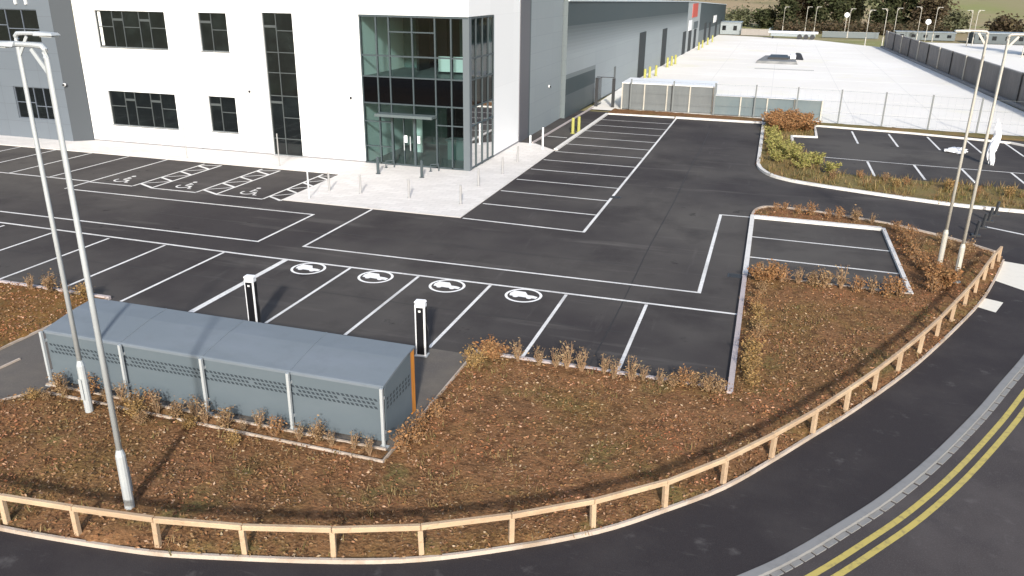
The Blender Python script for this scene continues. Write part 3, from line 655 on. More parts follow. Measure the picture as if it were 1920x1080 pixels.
far = [(13.9,151,5.5,0,'far lamp post at the far right corner of the yard, brightest against the trees'),
 (16.7,152.5,5.7,math.pi,'far lamp post just right of the yard corner'),
 (19.7,165,5.6,0,'thin far lamp post behind the yard corner, right of the first pair'),
 (24,168,5.8,math.pi,'left lamp post of the far arch-like pair'),(26.6,168,5.8,0,'right lamp post of the far arch-like pair'),
 (30.4,158,5.6,math.pi,'left lamp post of the rightmost far pair'),(31.6,160,5.6,0,'right lamp post of the rightmost far pair'),
 (12.5,172,5.2,0,'slim far lamp post in front of the gap between the dark trees'),
 (5.0,180,5.2,0,'slim far lamp post against the left dark trees'),(6.8,182,5.2,0,'second slim far lamp post against the left dark trees'),
 (.7,185,5.0,0,'leftmost slim far lamp post beyond the yard'),(33.3,135,5.6,0,'far lamp post near the right edge by the dark tree')]
for x, y, h, rz, l in far: lamp((x,y,0), rz, h, l, GALVW, 'far lamp posts', .8, 1.0)
def roundsign(x, y, h, label):
    t = thing('round_sign', label, 'sign', (x,y,0)); b = MB(); b.tube([(0,0,0),(0,0,h)], .05, 6); b.build('pole', GALVW, t)
    b = MB(); b.tube([(0,-.08,h),(0,-.04,h)], .45, 16); b.build('sign_plate', WBAG, t)
roundsign(12.2, 176, 4.0, 'white disc sign on a pole in front of the dark trees'); roundsign(25.3, 167, 3.4, 'white disc sign between the far arch-like pair of lamps')

# ---------------------------------------------------------------- timber rail fence
FP = [(-13.5,8.55),(-11.99,8.66),(-10.56,8.8),(-9.04,8.98),(-7.52,9.27),(-6.08,9.68),(-4.71,10.2),(-3.37,10.97),(-2.12,11.83),(-.98,12.82),(.0,13.95),(.88,15.2),(1.72,16.5),(2.47,17.8),(3.19,19.09),(3.87,20.4),(4.54,21.75),(5.17,23.1),(5.77,24.5),(6.37,25.9),(6.93,27.3),(7.45,28.7),(7.95,30.0),(8.35,30.95)]
fe = thing('timber_rail_fence', 'low pale timber post and rail fence curving along the outer edge of the verge', 'fence')
for i, (x, y) in enumerate(FP):
    a = FP[max(i-1,0)]; b = FP[min(i+1,len(FP)-1)]; d = math.atan2(b[1]-a[1], b[0]-a[0])
    g = MB(); g.box(-.045, .045, -.045, .045, -.1, .56); o = g.build('post', WOOD, fe, bevel=.006)
    o.location = (x, y, 0); o.rotation_euler = (rnd.uniform(-.03,.03), rnd.uniform(-.03,.03), d+rnd.uniform(-.05,.05))
for i in range(len(FP)-1):
    a, b = Vector((*FP[i], .605)), Vector((*FP[i+1], .605)); e_ = (b-a).normalized()*.004
    a.z += rnd.uniform(-.01,.01)
    g = MB(); g.beam(a+e_, b-e_, .085, .10); g.build('rail', WOOD, fe, bevel=.012)

# ---------------------------------------------------------------- chargers, bollards, posts
def charger(loc, label):
    t = thing('ev_charger', label, 'charging post', loc, .12)
    b = MB(); b.box(-.14,.14,-.10,.10,0,1.44); b.build('body', WPOST, t, bevel=.02)
    b = MB(); b.box(-.095,.095,-.108,-.1005,.06,1.36); b.build('front_panel', BLACK, t)
    b = MB(); b.box(.1405,.148,-.07,.07,.06,1.36); b.build('side_panel', BLACK, t); b = MB(); b.box(-.148,-.1405,-.07,.07,.06,1.36); b.build('side_panel', BLACK, t)
    b = MB(); b.box(-.145,.145,-.105,.105,1.445,1.53); b.build('cap', WBAG, t, bevel=.03)
    b = MB(); b.box(-.03,.03,-.116,-.1085,1.24,1.29); b.build('screen', INW, t)
    b = MB(); b.tube([(.15,0,.9),(.2,-.02,.7),(.21,-.02,.35),(.15,0,.12)], .014, 6); b.build('cable', BLACKM, t)
    b = MB(); b.box(-.17,.17,-.13,.13,0,.02); b.build('base_plate', GALV, t)
charger((-7.86,17.45,.01), 'white capped black charging post by the right end of the cycle shelter')
charger((-12.98,17.6,.01), 'white capped black charging post half hidden behind the middle of the cycle shelter')
def bollard(x, y, h, r, m, label, cat='bollard', group=None, name='bollard', z=.03):
    t = thing(name, label, cat, (x,y,z), 0, group)
    b = MB(); b.tube([(0,0,0),(0,0,h*.97),(0,0,h)], [r,r,r*.7], 10); b.build('post', m, t)
    b = MB(); b.tube([(0,0,0),(0,0,.015)], r*1.7, 10); b.build('base_collar', m, t)
    return t
STEEL = mat('stainless_steel', (.45,.47,.48), .35, .6); PALEST = mat('pale_steel', (.40,.40,.40), .45, .4)
bl = [(-18.35,36.1,'dark steel bollard left of the entrance doors'),(-15.97,36.1,'dark steel bollard in front of the entrance doors')]
for x, y, l in bl: bollard(x, y, .85, .075, FRAMEG, l, group='dark bollards at the entrance')
pb = [(-17.3,32.2),(-14.9,32.2),(-12.35,32.0),(-12.75,35.4),(-12.5,38.3),(-12.65,41.4),(-18.9,32.2)]
PN = ['second from the left in the front row','third from the left in the front row','at the outer corner of the paving','second one back along the right edge of the paving','third one back along the right edge of the paving','farthest back along the right edge of the paving','leftmost in the front row']
for (x, y), nme in zip(pb, PN): bollard(x, y, .85, .05, PALEST, 'pale steel bollard on the forecourt, '+nme, group='pale bollards on the forecourt')
for x, y, l in ((-18.6,37.5,'small stub post beside the glazing left of the doors'),(-16.1,37.5,'small stub post beside the glazing right of the doors')):
    t = thing('door_guard', l, 'door guard', (x,y,.03)); b = MB(); b.tube([(0,0,0),(0,0,.35),(.35,.25,.35),(.35,.25,0)], .035, 8); b.build('hoop', FRAMEG, t); b = MB(); b.box(-.07,.07,-.07,.07,0,.02); b.build('foot', FRAMEG, t)
def signpost(x, y, h, label, plate=True, m=WPOST, rz=0):
    t = thing('sign_post', label, 'sign', (x,y,.02), rz); b = MB(); b.tube([(0,0,0),(0,0,h)], .03, 8); b.build('post', m, t)
    if plate: b = MB(); b.box(-.2,.2,-.06,-.045,h-.42,h-.02); b.build('sign_plate', m, t, bevel=.005)
    return t
signpost(-19.0, 30.6, 1.75, 'slim white post at the hatched strip beside the forecourt', False)
signpost(-23.9, 35.9, 1.7, 'slim pale post by the white wall, right of the tall window', False, PALEST); signpost(-29.6, 35.9, 1.7, 'slim pale post behind the left wheelchair bay', False, PALEST)
bollard(-12.35, 45.35, 1.25, .055, WPOST, 'white post at the far right corner of the forecourt', z=.02)
bollard(-13.42, 46.45, .55, .06, WPOST, 'short white post against the end of the grey wall', z=.02)
for x, y, l in ((-11.95,51.2,'left one of the yellow bollards on the service path'),(-11.72,51.9,'right one of the yellow bollards on the service path')): bollard(x, y, 1.0, .1, YBOL, l, group='yellow bollards on the service path', z=0)
yb = [(-12.4,84.2),(-12.3,86.8),(-11.9,88.6),(-12.0,98.8),(-11.8,101.2),(-11.6,103.2),(-11.1,128),(-11.0,133),(-10.8,140),(-10.6,147)]
YN = ['first by the nearest warehouse door','second by the nearest warehouse door','third by the nearest warehouse door','first by the second warehouse door','second by the second warehouse door','third by the second warehouse door','first beyond the red panel','second beyond the red panel','third beyond the red panel','farthest along the warehouse wall']
for (x, y), l in zip(yb, YN): bollard(x, y, 1.1, .13, YBOL, 'yellow guard bollard, '+l, group='yellow bollards along the warehouse', z=0)
for i, (x, y) in enumerate(((8.32,34.5),(8.82,35.8),(9.28,36.95),(9.78,38.2))):
    t = thing('road_marker_post', f'{["nearest", "second nearest", "third nearest", "farthest"][i]} of the four black marker posts across the entry road', 'bollard', (x,y,0), 0, 'black marker posts')
    b = MB(); b.tube([(0,0,.05),(.05,.04,.6)], [.07,.06], 8); b.build('post', BLACKM, t); b = MB(); b.box(-.16,.16,-.1,.1,0,.06); b.build('foot', BLACKM, t)
for (x, y, s_, l) in ((11.95,49.9,1.1,'tall crumpled white sheeting hanging over the bays at the right edge'),(10.85,53.3,.6,'low white wrapped bundle on the tarmac beside the cream lamp posts')):
    bm = bmesh.new(); bmesh.ops.create_icosphere(bm, subdivisions=4, radius=.5)
    for v in bm.verts:
        d = 1+.45*noise.noise(v.co*3+Vector((x,0,0)))+.4*noise.noise(v.co*8); v.co *= d
        if s_ > 1: v.co.x = v.co.x*.42+.05*math.sin(v.co.z*9); v.co.z = v.co.z*2.2+1.15; v.co.y *= .35
        else: v.co.x *= 1.1; v.co.z = v.co.z*.3+.12
    me = bpy.data.meshes.new('sheeting'); bm.to_mesh(me); bm.free(); me.materials.append(WBAG)
    o = bpy.data.objects.new('plastic_sheeting', me); COL.objects.link(o); o.location = (x,y,0); tag(o, l, 'sheeting')

# ---------------------------------------------------------------- yard boundary
def gate():
    t = thing('metal_gate', 'open dark metal gate frame beside the warehouse wall', 'gate', (-12.4,63.9,0))
    for x in (-.72, .62):
        b = MB(); b.box(x-.11,x+.11,-.1,.1,0,2.2); b.build('gate_post', BLACKM, t)
    b = MB(); b.beam((-.72,0,2.27),(.62,0,2.27),.05,.05); b.build('top_rail', BLACKM, t)
    b = MB()
    for i in range(10): b.box(-.69+.01*i, -.675+.01*i, .1+i*.12, .12+i*.12, .1, 2.1)
    b.beam((-.68,.08,2.1),(-.58,1.3,2.1),.04,.05); b.beam((-.68,.08,.1),(-.58,1.3,.1),.04,.05); b.build('gate_leaf', BLACKM, t)
gate()
ENCL = mat('enclosure_panel', (.115, .128, .135), .6, var=[((1.3,1.3,.6),.7,(.14,.155,.16),.45,.65)])
ENCB = mat('enclosure_blue_panel', (.105,.14,.155), .6, var=[((1.3,1.3,.6),.6,(.14,.165,.17),.45,.65)])
def enclosure(x0, x1, y0, y1, h, label, roof):
    t = thing('panel_enclosure', label, 'enclosure', (x0,y0,0)); X, Y = x1-x0, y1-y0
    b = MB(); b.box(0,X,0,.08,.05,h); b.build('front_wall', ENCL if roof else ENCB, t)
    b = MB(); b.box(0,.08,.082,Y,.05,h); b.build('side_wall', GREYL, t); b = MB(); b.box(X-.08,X,.082,Y,.05,h); b.build('side_wall', GREYL, t)
    b = MB(); b.box(0.08,X-.08,Y-.08,Y-.002,.05,h); b.build('rear_wall', GREYL, t)
    b = MB(); b.box(-.05,X+.05,-.05,Y+.05,h+.005,h+.08 if roof else h+.03); b.build('roof', WPOST, t)
    k = max(3, int(X/1.7))
    for i in range(k+1):
        xx = i*X/k; b = MB(); b.box(xx-.045,xx+.045,-.09,-.003,0,h+.03); b.build('post', GALVW, t)
    return t
enclosure(-10.95, -4.1, 63.2, 66.8, 1.95, 'larger grey panel enclosure with pale roof beside the gate', True)
enclosure(-3.95, 3.6, 62.9, 63.5, 1.4, 'lower blue-grey panel enclosure behind the brown shrubs', False)
def meshfence():
    t = thing('mesh_fence', 'thin grey mesh security fence between the car park and the yard', 'fence')
    xs = [-10.2,-7.0,-3.95,-1.05,1.85,4.76,7.6,10.48,13.4,16.3,19.2]
    def fy(x): return 62.7 if x < 0 else 62.7-(x)*.12
    for x in xs:
        b = MB(); b.box(x-.05,x+.05,fy(x)-.04,fy(x)+.04,0,2.35); b.build('post', mat('fence_post_steel', (.15,.165,.17), .5) if x == xs[0] else bpy.data.materials['fence_post_steel'], t)
    for i in range(len(xs)-1):
        b = MB(); a, c = xs[i]+.04, xs[i+1]-.04
        for z in (.1,.75,1.5,2.25): b.beam((a,fy(a),z),(c,fy(c),z),.012,.012)
        x = a
        while x < c: b.beam((x,fy(x),.05),(x,fy(x),2.28),.004,.004); x += .45
        b.build('mesh_panel', bpy.data.materials['fence_post_steel'], t)
meshfence()
def boardfence():
    t = thing('board_fence', 'long dark weathered board fence down the right side of the yard', 'fence')
    A, B = Vector((20.6,60,0)), Vector((16.4,147,0)); n_ = 29
    for i in range(n_):
        a = A.lerp(B, i/n_); b_ = A.lerp(B, (i+1)/n_); h = 2.5
        g = MB(); g.beam(a+Vector((0,0,h/2+.03)), b_+Vector((0,0,h/2+.03)), .06, h)
        d = (b_-a).normalized()
        for k in range(14):
            p = a+d*(.1+k*.21); g.beam(p+Vector((-.05,0,.05)), p+Vector((-.05,0,h-.03)), .03, .09)
        g.build('board_panel', BOARD, t)
        g = MB(); g.beam(a+Vector((0,0,h+.08)), b_+Vector((0,0,h+.08)), .14, .07); g.build('capping_rail', BOARDT, t)
        if i % 2 == 0:
            m_ = [BLACKM, GALVW][i % 4 == 0]; g = MB(); g.box(a.x-.2,a.x-.09,a.y-.06,a.y+.06,0,h+.15); g.build('post', m_, t)
    g = MB(); g.beam(A+Vector((-.35,0,.12)), B+Vector((-.35,0,.12)), .3, .25); g.build('gravel_board', BOARD, t)
boardfence()

# ---------------------------------------------------------------- things in and beyond the yard
t = thing('material_stack', 'low grey stack of sheet material with a dark top in the middle of the yard', 'stack', (.3,109,0))
DK = mat('stack_sheet', (.16,.165,.165), .8, var=[(.8,.7,(.27,.27,.265),.45,.6)])
b = MB(); b.hexa([(-2.6,0,0),(2.4,0,0),(2.0,9.5,0),(-1.7,9.5,0),(-2.5,.2,.3),(2.3,.2,.3),(1.9,9.3,.3),(-1.6,9.3,.3)]); b.build('base_sheets', DK, t)
b = MB(); b.hexa([(-1.2,3,.302),(1.3,3,.302),(1.2,8,.302),(-.9,8,.302),(-1.2,3,.55),(1.3,3,.55),(1.2,8,.55),(-.9,8,.55)]); b.build('dark_bundle', BLACKM, t)
b = MB(); b.box(1.5,2.2,4.5,6.5,.303,.8); b.build('white_pack', WPOST, t, bevel=.04)
b = MB(); b.hexa([(1.9,7.5,0),(3.3,7.0,0),(3.1,9.6,0),(2.1,9.6,0),(2.2,7.9,.9),(2.9,7.6,.75),(2.8,9.0,.8),(2.3,9.1,.7)]); b.build('tarpaulin', BLACKM, t, bevel=.1)
b = MB(); b.box(-2.2,4.4,101.6,102.0,-.005,.02); setting('drain_channel', b, mat('drain_grate', (.2,.2,.2), .6), 'dark drain channel in the yard in front of the material stack')
ug = MB()
for _ in range(16000):
    x = rnd.uniform(-1, 33); y = rnd.uniform(186, 202)
    leaf(ug, Vector((x, y, abs(rnd.gauss(0, .8))*(1+.5*nz(x, y, .2)))), rnd.uniform(.3, .9), 0, .5)
tag(ug.build('undergrowth', leafmat('undergrowth_foliage', [(.05,.04,.022),(.08,.06,.035),(.03,.032,.016),(.10,.065,.04)])), 'dark brown scrub beneath the far trees', 'undergrowth', kind='stuff')
def shed(x0,x1,y0,y1,h,label,m,cat='building',name='low_building'):
    t = thing(name, label, cat, ((x0+x1)/2,y0,0)); X=(x1-x0)/2; Y=y1-y0
    b = MB(); b.box(-X,X,0,Y,0,h); b.build('wall', m, t); b = MB(); b.box(-X-.15,X+.15,-.15,Y+.15,h+.002,h+.12); b.build('roof', GREYL, t)
    b = MB(); k = max(2,int(X)); 
    for i in range(k): xx=-X+(i+.5)*2*X/k; b.box(xx-.35,xx+.35,-.03,-.002,h*.35,h*.75)
    b.build('window', DGLASS, t); return t
shed(-11.4,-7.2,172,178,2.2,'low pale cabin at the far left corner of the yard', GREYL)
b = thing('low_wall', 'low dark wall along the far end of the yard', 'wall', (0,171,0)); w_ = MB(); w_.box(-7,-1.6,0,.3,0,1.1); w_.build('wall_panel', BOARD, b); w_ = MB(); w_.box(-7.05,-1.55,-.05,.35,1.1,1.18); w_.build('coping', BOARDT, b)
t = thing('lorry_trailer', 'long low white lorry trailer parked at the far end of the yard', 'trailer', (2.6,163.5,0), -.06)
b = MB(); b.box(-4.3,4.3,-1.2,1.2,1.0,1.3); b.build('deck', WPOST, t, bevel=.03)
b = MB(); b.box(-4.28,-4.1,-1.2,1.2,1.302,1.75); b.build('headboard', GREYL, t); b = MB(); b.box(-3.9,3.9,-1.1,-1.05,.45,.95); b.build('side_guard', GREYL, t)
for sx in (1.2,2.3,3.4):
    b = MB(); b.tube([(sx,-1.15,.45),(sx,1.15,.45)], .44, 14); b.build('wheel', BLACKM, t)
for sy_ in (-.7,.7): b = MB(); b.box(-3.6,-3.45,sy_-.08,sy_+.08,0,1.0); b.build('landing_leg', BLACKM, t)
b = thing('far_wall', 'long low grey wall behind the far right end of the yard', 'wall', (12,172,0)); w_ = MB(); w_.box(-4,6,0,.3,0,1.0); w_.build('wall_panel', GREYM, b); w_ = MB(); w_.box(-4.05,6.05,-.05,.35,1.0,1.08); w_.build('coping', GREYL, b)
shed(21,31,172,176,1.3,'long low grey building beyond the next plot', GREYM); shed(33,60,166,172,1.7,'dark low building at the right edge beyond the next plot', GREYD)
t = thing('storage_unit', 'pale grey storage unit in the next plot behind the cream lamp post', 'container', (27.6,99,0)); b = MB(); b.box(0,6,0,8,0,1.9); b.build('body', GREYL, t); b = MB(); b.box(-1.6,-.2,.5,2.4,0,1.7); b.build('generator', BLACKM, t); b = MB(); b.box(-.05,6.05,-.05,8.05,1.902,2.0); b.build('roof', WPOST, t)

# ---------------------------------------------------------------- vegetation
STRAW = leafmat('straw_foliage', [(.27,.16,.075),(.15,.085,.04),(.35,.24,.13),(.12,.085,.04)])
RUST = leafmat('rust_foliage', [(.27,.125,.05),(.16,.08,.035),(.35,.19,.085),(.20,.125,.055)])
GOLD = leafmat('golden_foliage', [(.28,.165,.06),(.17,.105,.035),(.36,.23,.10),(.13,.10,.04)])
GREENY = leafmat('yellow_green_foliage', [(.28,.26,.07),(.20,.21,.06),(.34,.29,.11),(.15,.14,.045)])
PALEL = leafmat('pale_foliage', [(.27,.175,.095),(.16,.10,.05),(.35,.25,.15),(.14,.12,.06)])
DARKG = leafmat('dark_evergreen_foliage', [(.022,.030,.012),(.040,.050,.020),(.060,.062,.030),(.016,.020,.010)])
BROWNL = leafmat('brown_tree_foliage', [(.07,.05,.03),(.04,.03,.02),(.10,.08,.04)])
OLIVE = leafmat('olive_tree_foliage', [(.09,.10,.05),(.13,.13,.08),(.06,.07,.03)])
def shrub_proto(stems, leaves, h, w, m, lsz, name='shrub'):
    st = MB(); lf = MB()
    for i in range(stems):
        a = rnd.uniform(0, 6.28); r = rnd.uniform(.1, 1)*w/2; hh = h*rnd.uniform(.6, 1)
        p = [Vector((0,0,0))+Vector((math.cos(a),math.sin(a),0))*r*.15]
        for k in range(1, 4): q = k/3; p.append(Vector((math.cos(a)*r*q, math.sin(a)*r*q, hh*q))+Vector((rnd.gauss(0,.03),rnd.gauss(0,.03),0)))
        st.tube(p, [.013,.011,.008,.004], 4, cap=False)
        for k in range(leaves//stems):
            q = rnd.uniform(.25, 1)*3; i0 = min(2, int(q)); pt = p[i0].lerp(p[i0+1], q-i0)+Vector((rnd.gauss(0,.07),rnd.gauss(0,.07),rnd.gauss(0,.06)))
            leaf(lf, pt, lsz*rnd.uniform(.6,1.4))
    return st, lf, m
PROTO = {}; STEM = mat('twig_bark', (.24,.15,.085), .9)
def proto(key, *a):
    st, lf, m = shrub_proto(*a)
    r = bpy.data.objects.new('shrub', None); COL.objects.link(r); st.build('stems', STEM, r); lf.build('foliage', m, r)
    PROTO[key] = [r, False]
proto('twig', 13, 150, .68, .42, PALEL, .065); proto('straw', 18, 300, .58, .6, STRAW, .07); proto('rust', 16, 270, .56, .6, RUST, .07)
proto('gold', 14, 600, .6, .8, GOLD, .08); proto('green', 16, 1300, .75, 1.5, GREENY, .11); proto('bigrust', 16, 1500, .7, 1.3, RUST, .10)
def shrub(key, x, y, sc, label, group, z=.05):
    r, used = PROTO[key]
    if not used:
        o = r; PROTO[key][1] = True; o.location = (x,y,z); o.scale = (sc,)*3; o.rotation_euler = (0,0,rnd.uniform(0,6))
    else: o = dup(r, (x,y,z), rnd.uniform(0,6), sc*1.0)
    tag(o, label, 'shrub', group); return o
def row(pts, keys, label, group, smin=.8, smax=1.2, jit=.1):
    for (x, y) in pts:
        k = rnd.choice(keys); shrub(k, x+rnd.uniform(-jit,jit), y+rnd.uniform(-jit,jit), rnd.uniform(smin,smax), label.replace('#', {'twig':'pale twiggy','straw':'straw coloured','rust':'rust brown','gold':'golden','green':'yellow-green','bigrust':'full rust brown'}[k]), group)
shrub('bigrust', -6.05, 17.75, .75, 'full brown shrub at the corner of the apron behind the charging post', None)
shrub('gold', -6.3, 17.1, .9, 'golden shrub just below the corner of the apron', None)
row([(-5.4,17.8),(-4.75,17.8),(-4.35,17.75),(-4.0,17.8),(-3.65,17.75),(-3.2,17.8),(-2.95,17.7),(-2.45,17.75)], ['twig'], '# sapling planted along the kerb of the charging bays', 'saplings along the charging bay kerb')
row([(-2.1,17.7),(-1.8,17.75),(-1.5,17.65),(-1.2,17.7),(-.95,17.75),(-.7,17.6),(-.45,17.7)], ['rust','straw','twig'], '# plant at the right end of the charging bay kerb', 'plants at the right end of the charging bay kerb', .7, .95)
row([(.35,26.2),(.7,26.3),(1.1,26.25),(1.5,26.1),(1.95,26.2),(2.4,26.1),(2.9,26.15),(3.3,26.0),(3.7,26.1),(4.1,26.0),(4.5,26.1)], ['straw','rust','twig'], '# plant along the lower kerb of the three-bay island', 'plants below the three-bay island', .9, 1.3)
shrub('bigrust', .5, 26.0, .8, 'full straw brown shrub at the left corner below the three-bay island', None)
row([(.35,y) for y in (18.3,18.9,19.4,20,20.7,21.3,22,22.8,23.5,24.2,25)], ['gold','straw','rust'], '# clump in the narrow strip beside the pinkish kerb', 'clumps beside the pinkish kerb', .6, .9, .15)
row([(.7,35.3),(1.2,35.4),(1.7,35.2),(2.2,35.2),(2.8,35.0),(3.3,35.0),(3.9,34.8),(4.5,34.6)], ['rust','twig','straw'], '# plant in the curved strip above the three bays', 'plants above the three bays', .7, 1.1)
row([(5.4,33.6),(5.6,32.8),(5.35,31.9),(5.7,31.2),(5.5,30.4),(5.9,30.0),(5.6,29.2),(5.9,28.4),(6.0,27.4),(5.6,26.8)], ['bigrust','rust','straw'], '# shrub between the three bays and the cream lamp posts', 'shrubs between the three bays and the cream lamps', .8, 1.15)
row([(6.9,31.8),(7.3,31.2),(7.5,30.2),(6.8,32.6),(7.6,31.9)], ['gold','straw'], '# clump by the end of the timber fence', 'clumps by the end of the timber fence', .6, .9)
row([(-15.0+.42*k, 12.75+.0*k) for k in range(20)], ['twig','twig','straw','rust'], '# plant along the foot of the cycle shelter wall', 'plants along the cycle shelter wall', .5, .95, .12)
row([(-15.2,12.3),(-14.9,12.4),(-12.9,12.3),(-12.6,12.4),(-12.2,12.25),(-11,12.3),(-9.8,12.2)], ['gold','straw'], '# clump in the mulch in front of the cycle shelter', 'clumps in front of the cycle shelter', .5, .75)
row([(-6.3,13.0),(-6.2,13.4),(-6.35,13.9),(-6.25,14.5)], ['rust'], '# shrub at the right-hand end of the cycle shelter', 'rust shrubs beside the cycle shelter end', .8, 1.1, .05)
row([(-21,17.7),(-20.3,17.75),(-19.6,17.7),(-18.9,17.6)], ['twig','straw','gold'], '# plant at the top of the orange-brown bed', 'plants in the left bed', .7, 1.1)
row([(.5,52),(.6,50.5),(.8,49),(1.2,47.5),(.7,46.2),(1.8,47),(2.3,46),(2.9,46.2),(1.0,48.2),(1.6,49.3),(.4,54),(2.2,44.9),(3.4,44.2)], ['green'], '# bush on the planted strip left of the right-hand bays', 'yellow-green bushes on the planted strip', .8, 1.05)
row([(.4,58.2),(1.0,58.8),(1.6,58),(2.2,58.8),(.6,60),(1.4,60.3),(2.3,60.1),(.5,56.8),(1.4,56.6),(2.5,57.2)], ['bigrust'], '# bush in front of the lower panel enclosure', 'rust bushes in front of the lower enclosure', 1.1, 1.5)
row([(4.6,43.3),(5.8,43.2),(7,42.9),(8.4,42.3),(9.6,42),(11,41.8),(12.2,41.6),(6.4,42),(3.4,42.9)], ['straw','gold','rust'], '# plant on the strip above the entry road kerb', 'plants above the entry road kerb', .7, 1.0, .3)
for k in list(PROTO):
    if not PROTO[k][1]: bpy.data.objects.remove(PROTO[k][0])

# bark chips and dead stalks over the mulch: nobody could count them
chips = MB(); CH = leafmat('bark_chips', [(.14,.07,.034),(.24,.12,.056),(.18,.125,.052),(.31,.19,.105),(.085,.045,.024),(.28,.13,.068),(.43,.33,.23)])
n = CH.node_tree; b = n.nodes['Principled BSDF']; src = b.inputs['Base Color'].links[0].from_socket
ge = n.nodes.new('ShaderNodeNewGeometry'); no = n.nodes.new('ShaderNodeTexNoise'); no.inputs['Scale'].default_value = .45; no.inputs['Detail'].default_value = 5
n.links.new(ge.outputs['Position'], no.inputs['Vector']); ra = n.nodes.new('ShaderNodeValToRGB')
ra.color_ramp.elements[0].position = .32; ra.color_ramp.elements[0].color = (.78, .82, .68, 1); ra.color_ramp.elements[1].position = .68; ra.color_ramp.elements[1].color = (1.22, .88, .80, 1)
e_ = ra.color_ramp.elements.new(.5); e_.color = (.95, .95, .95, 1)
mu = n.nodes.new('ShaderNodeMix'); mu.data_type = 'RGBA'; mu.blend_type = 'MULTIPLY'; mu.inputs[0].default_value = 1
n.links.new(no.outputs[0], ra.inputs[0]); n.links.new(src, mu.inputs[6]); n.links.new(ra.outputs[0], mu.inputs[7]); n.links.new(mu.outputs[2], b.inputs['Base Color'])
def scatter(mb, poly, n_, s0, s1, z):
    xs = [p[0] for p in poly]; ys = [p[1] for p in poly]; c = 0
    while c < n_:
        x = rnd.uniform(max(min(xs), -24), max(xs)); y = rnd.uniform(min(ys), max(ys))
        if rnd.random() > min(1, 220/(x*x+y*y+60)*2.0): continue
        c += 1
        if not inpoly(x, y, poly): continue
        if nz(x, y, .9, 4)+.5*nz(x, y, 3, 5) < -.30 and rnd.random() < .7: continue
        p = Vector((x, y, z+.06*nz(x, y, .45)+rnd.uniform(-.01,.045))); leaf(mb, p, rnd.uniform(s0, s1), 0, .35)
scatter(chips, VERGE, 190000, .025, .09, .07); scatter(chips, LEFTB, 9000, .04, .09, .07)
tag(chips.build('bark_mulch', CH), 'loose bark chips and dead leaves covering the verge', 'mulch', kind='stuff')
tuft = MB(); TU = leafmat('dead_grass', [(.22,.15,.06),(.12,.11,.035),(.30,.22,.11),(.15,.07,.03),(.09,.10,.03)])
for _ in range(3600):
    x = rnd.uniform(-20, 8.4); y = rnd.uniform(8, 36)
    if not inpoly(x, y, VERGE): continue
    if nz(x, y, .5, 9) < -.05: continue
    for k in range(rnd.randint(4, 9)):
        a = rnd.uniform(0, 6.28); h = rnd.uniform(.06, .18); b0 = Vector((x+rnd.gauss(0,.06), y+rnd.gauss(0,.06), .06)); d = Vector((math.cos(a), math.sin(a), 0))
        w_ = Vector((-d.y, d.x, 0))*.008; tip = b0+d*h*.6+Vector((0,0,h)); tuft.face([b0-w_, b0+w_, tip])
for _ in range(2600):
    x = rnd.uniform(-.2, 20); y = rnd.uniform(39, 62)
    if not inpoly(x, y, NB): continue
    for k in range(7):
        a = rnd.uniform(0, 6.28); h = rnd.uniform(.15, .4); b0 = Vector((x+rnd.gauss(0,.1), y+rnd.gauss(0,.1), .04)); d = Vector((math.cos(a), math.sin(a), 0))
        w_ = Vector((-d.y, d.x, 0))*.02; tip = b0+d*h*.6+Vector((0,0,h)); tuft.face([b0-w_, b0+w_, tip])
tag(tuft.build('dead_grass', TU), 'thin dead grass tufts among the mulch and planted strips', 'grass', kind='stuff')

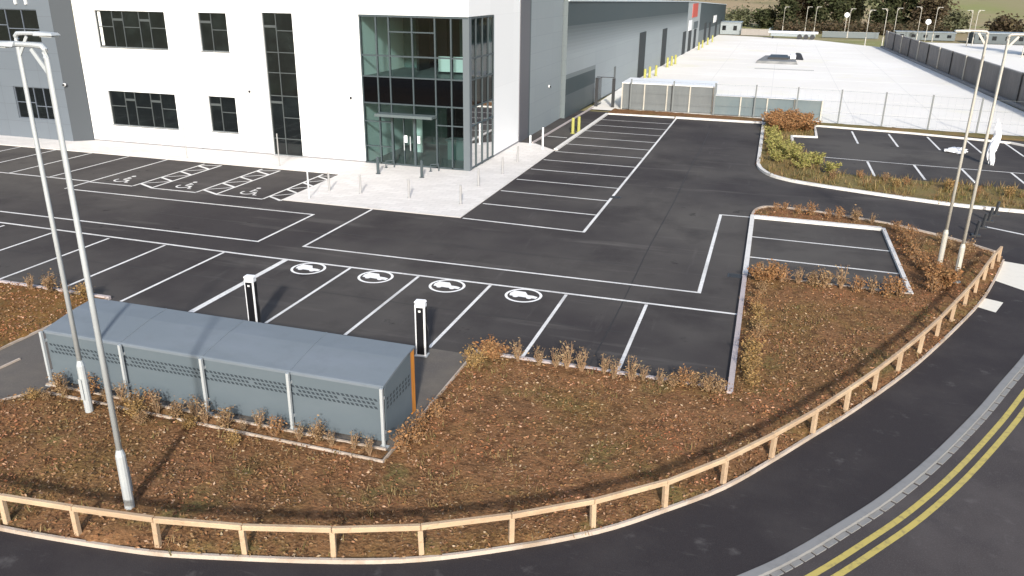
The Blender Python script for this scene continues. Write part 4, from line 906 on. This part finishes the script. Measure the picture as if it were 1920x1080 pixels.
def tree(x, y, h, w, m, label, conifer=False, nl=2600, z=0, ls=.5):
    t = thing('tree', label, 'tree', (x,y,z), rnd.uniform(0,6), 'trees beyond the yard')
    b = MB(); b.tube([(0,0,0),(.1,0,h*.4),(0,.1,h*.8)], [.28,.2,.06], 7)
    for i in range(7):
        a = rnd.uniform(0,6.28); z0 = h*rnd.uniform(.25,.7); b.tube([(0,0,z0),(math.cos(a)*w*.3,math.sin(a)*w*.3,z0+h*.12)], [.08,.03], 5, cap=False)
    b.build('trunk', BARK, t)
    c = MB(); cl = []
    for i in range(38):
        u = rnd.uniform(.03, 1); rr = w/2*((1-u)**.7 if conifer else math.sqrt(max(.05, 1-(2*u-1.05)**2))); a = rnd.uniform(0,6.28); r = rr*rnd.uniform(.3,.95)
        cl.append((Vector((math.cos(a)*r, math.sin(a)*r, h*(.04+.94*u))), w*rnd.uniform(.13,.24)))
    for _ in range(nl):
        q, r = rnd.choice(cl); d = Vector((rnd.gauss(0,1),rnd.gauss(0,1),rnd.gauss(0,.9))); leaf(c, q+d*r*.6, ls*rnd.uniform(.5,1.3), 0, .5)
    c.build('crown', m, t); return t
tr_ = [(-3.2,205,3.5,6,DARKG,'dark low bush at the left foot of the dark trees',0),(1.6,200,13,5.5,DARKG,'dark evergreen tree at the left end of the far group',1),(5.0,207,14,7,BROWNL,'brown bare-looking tree second from the left in the far group',0),
 (8.8,202,14,7,DARKG,'dark evergreen third from the left in the far group',0),(12.3,208,13,6,DARKG,'dark tree left of the pale gap',0),(16.6,212,10,4,OLIVE,'paler olive tree in the gap between the dark trees',0),
 (21.0,203,13,7,DARKG,'broad dark tree right of the pale gap',0),(26,208,14,8,DARKG,'tall dark tree in the middle of the right-hand group',0),(31,203,11,7,BROWNL,'brown tree at the right end of the right-hand group',0),
 (36,206,3.5,7,OLIVE,'low olive bush right of the right-hand group',0),(44,196,2.8,8,BROWNL,'low brown bush beyond the next plot',0),(52,190,3,9,OLIVE,'low olive bush beyond the next plot, farther right',0),(36.5,140,8.5,4.0,DARKG,'dark narrow tree at the right edge of the photo',0),
 (-9.5,212,3,8,OLIVE,'olive bush behind the pale cabin',0)]
for x, y, h, w, m, l, c in tr_: tree(x, y, h, w, m, l, bool(c), 4200 if h > 6 else 1800, 0, .85)
hb = MB()
for _ in range(9000):
    r_ = rnd.randint(0, 3); x = rnd.uniform(-60, 220); y = 330+r_*90+rnd.gauss(0,2.5)+x*(.25-.12*r_); t_ = (y-258)/1300
    if nz(x, y, .02, 6) < -.05: continue
    leaf(hb, Vector((x, y, -.3+130*max(0,t_)**1.15+14*t_*nz(x, y, .006)+abs(rnd.gauss(0,1.2)))), rnd.uniform(.6,1.6), 0, .5)
tag(hb.build('hedgerows', OLIVE), 'distant hedges across the hillside', 'hedge', kind='stuff')
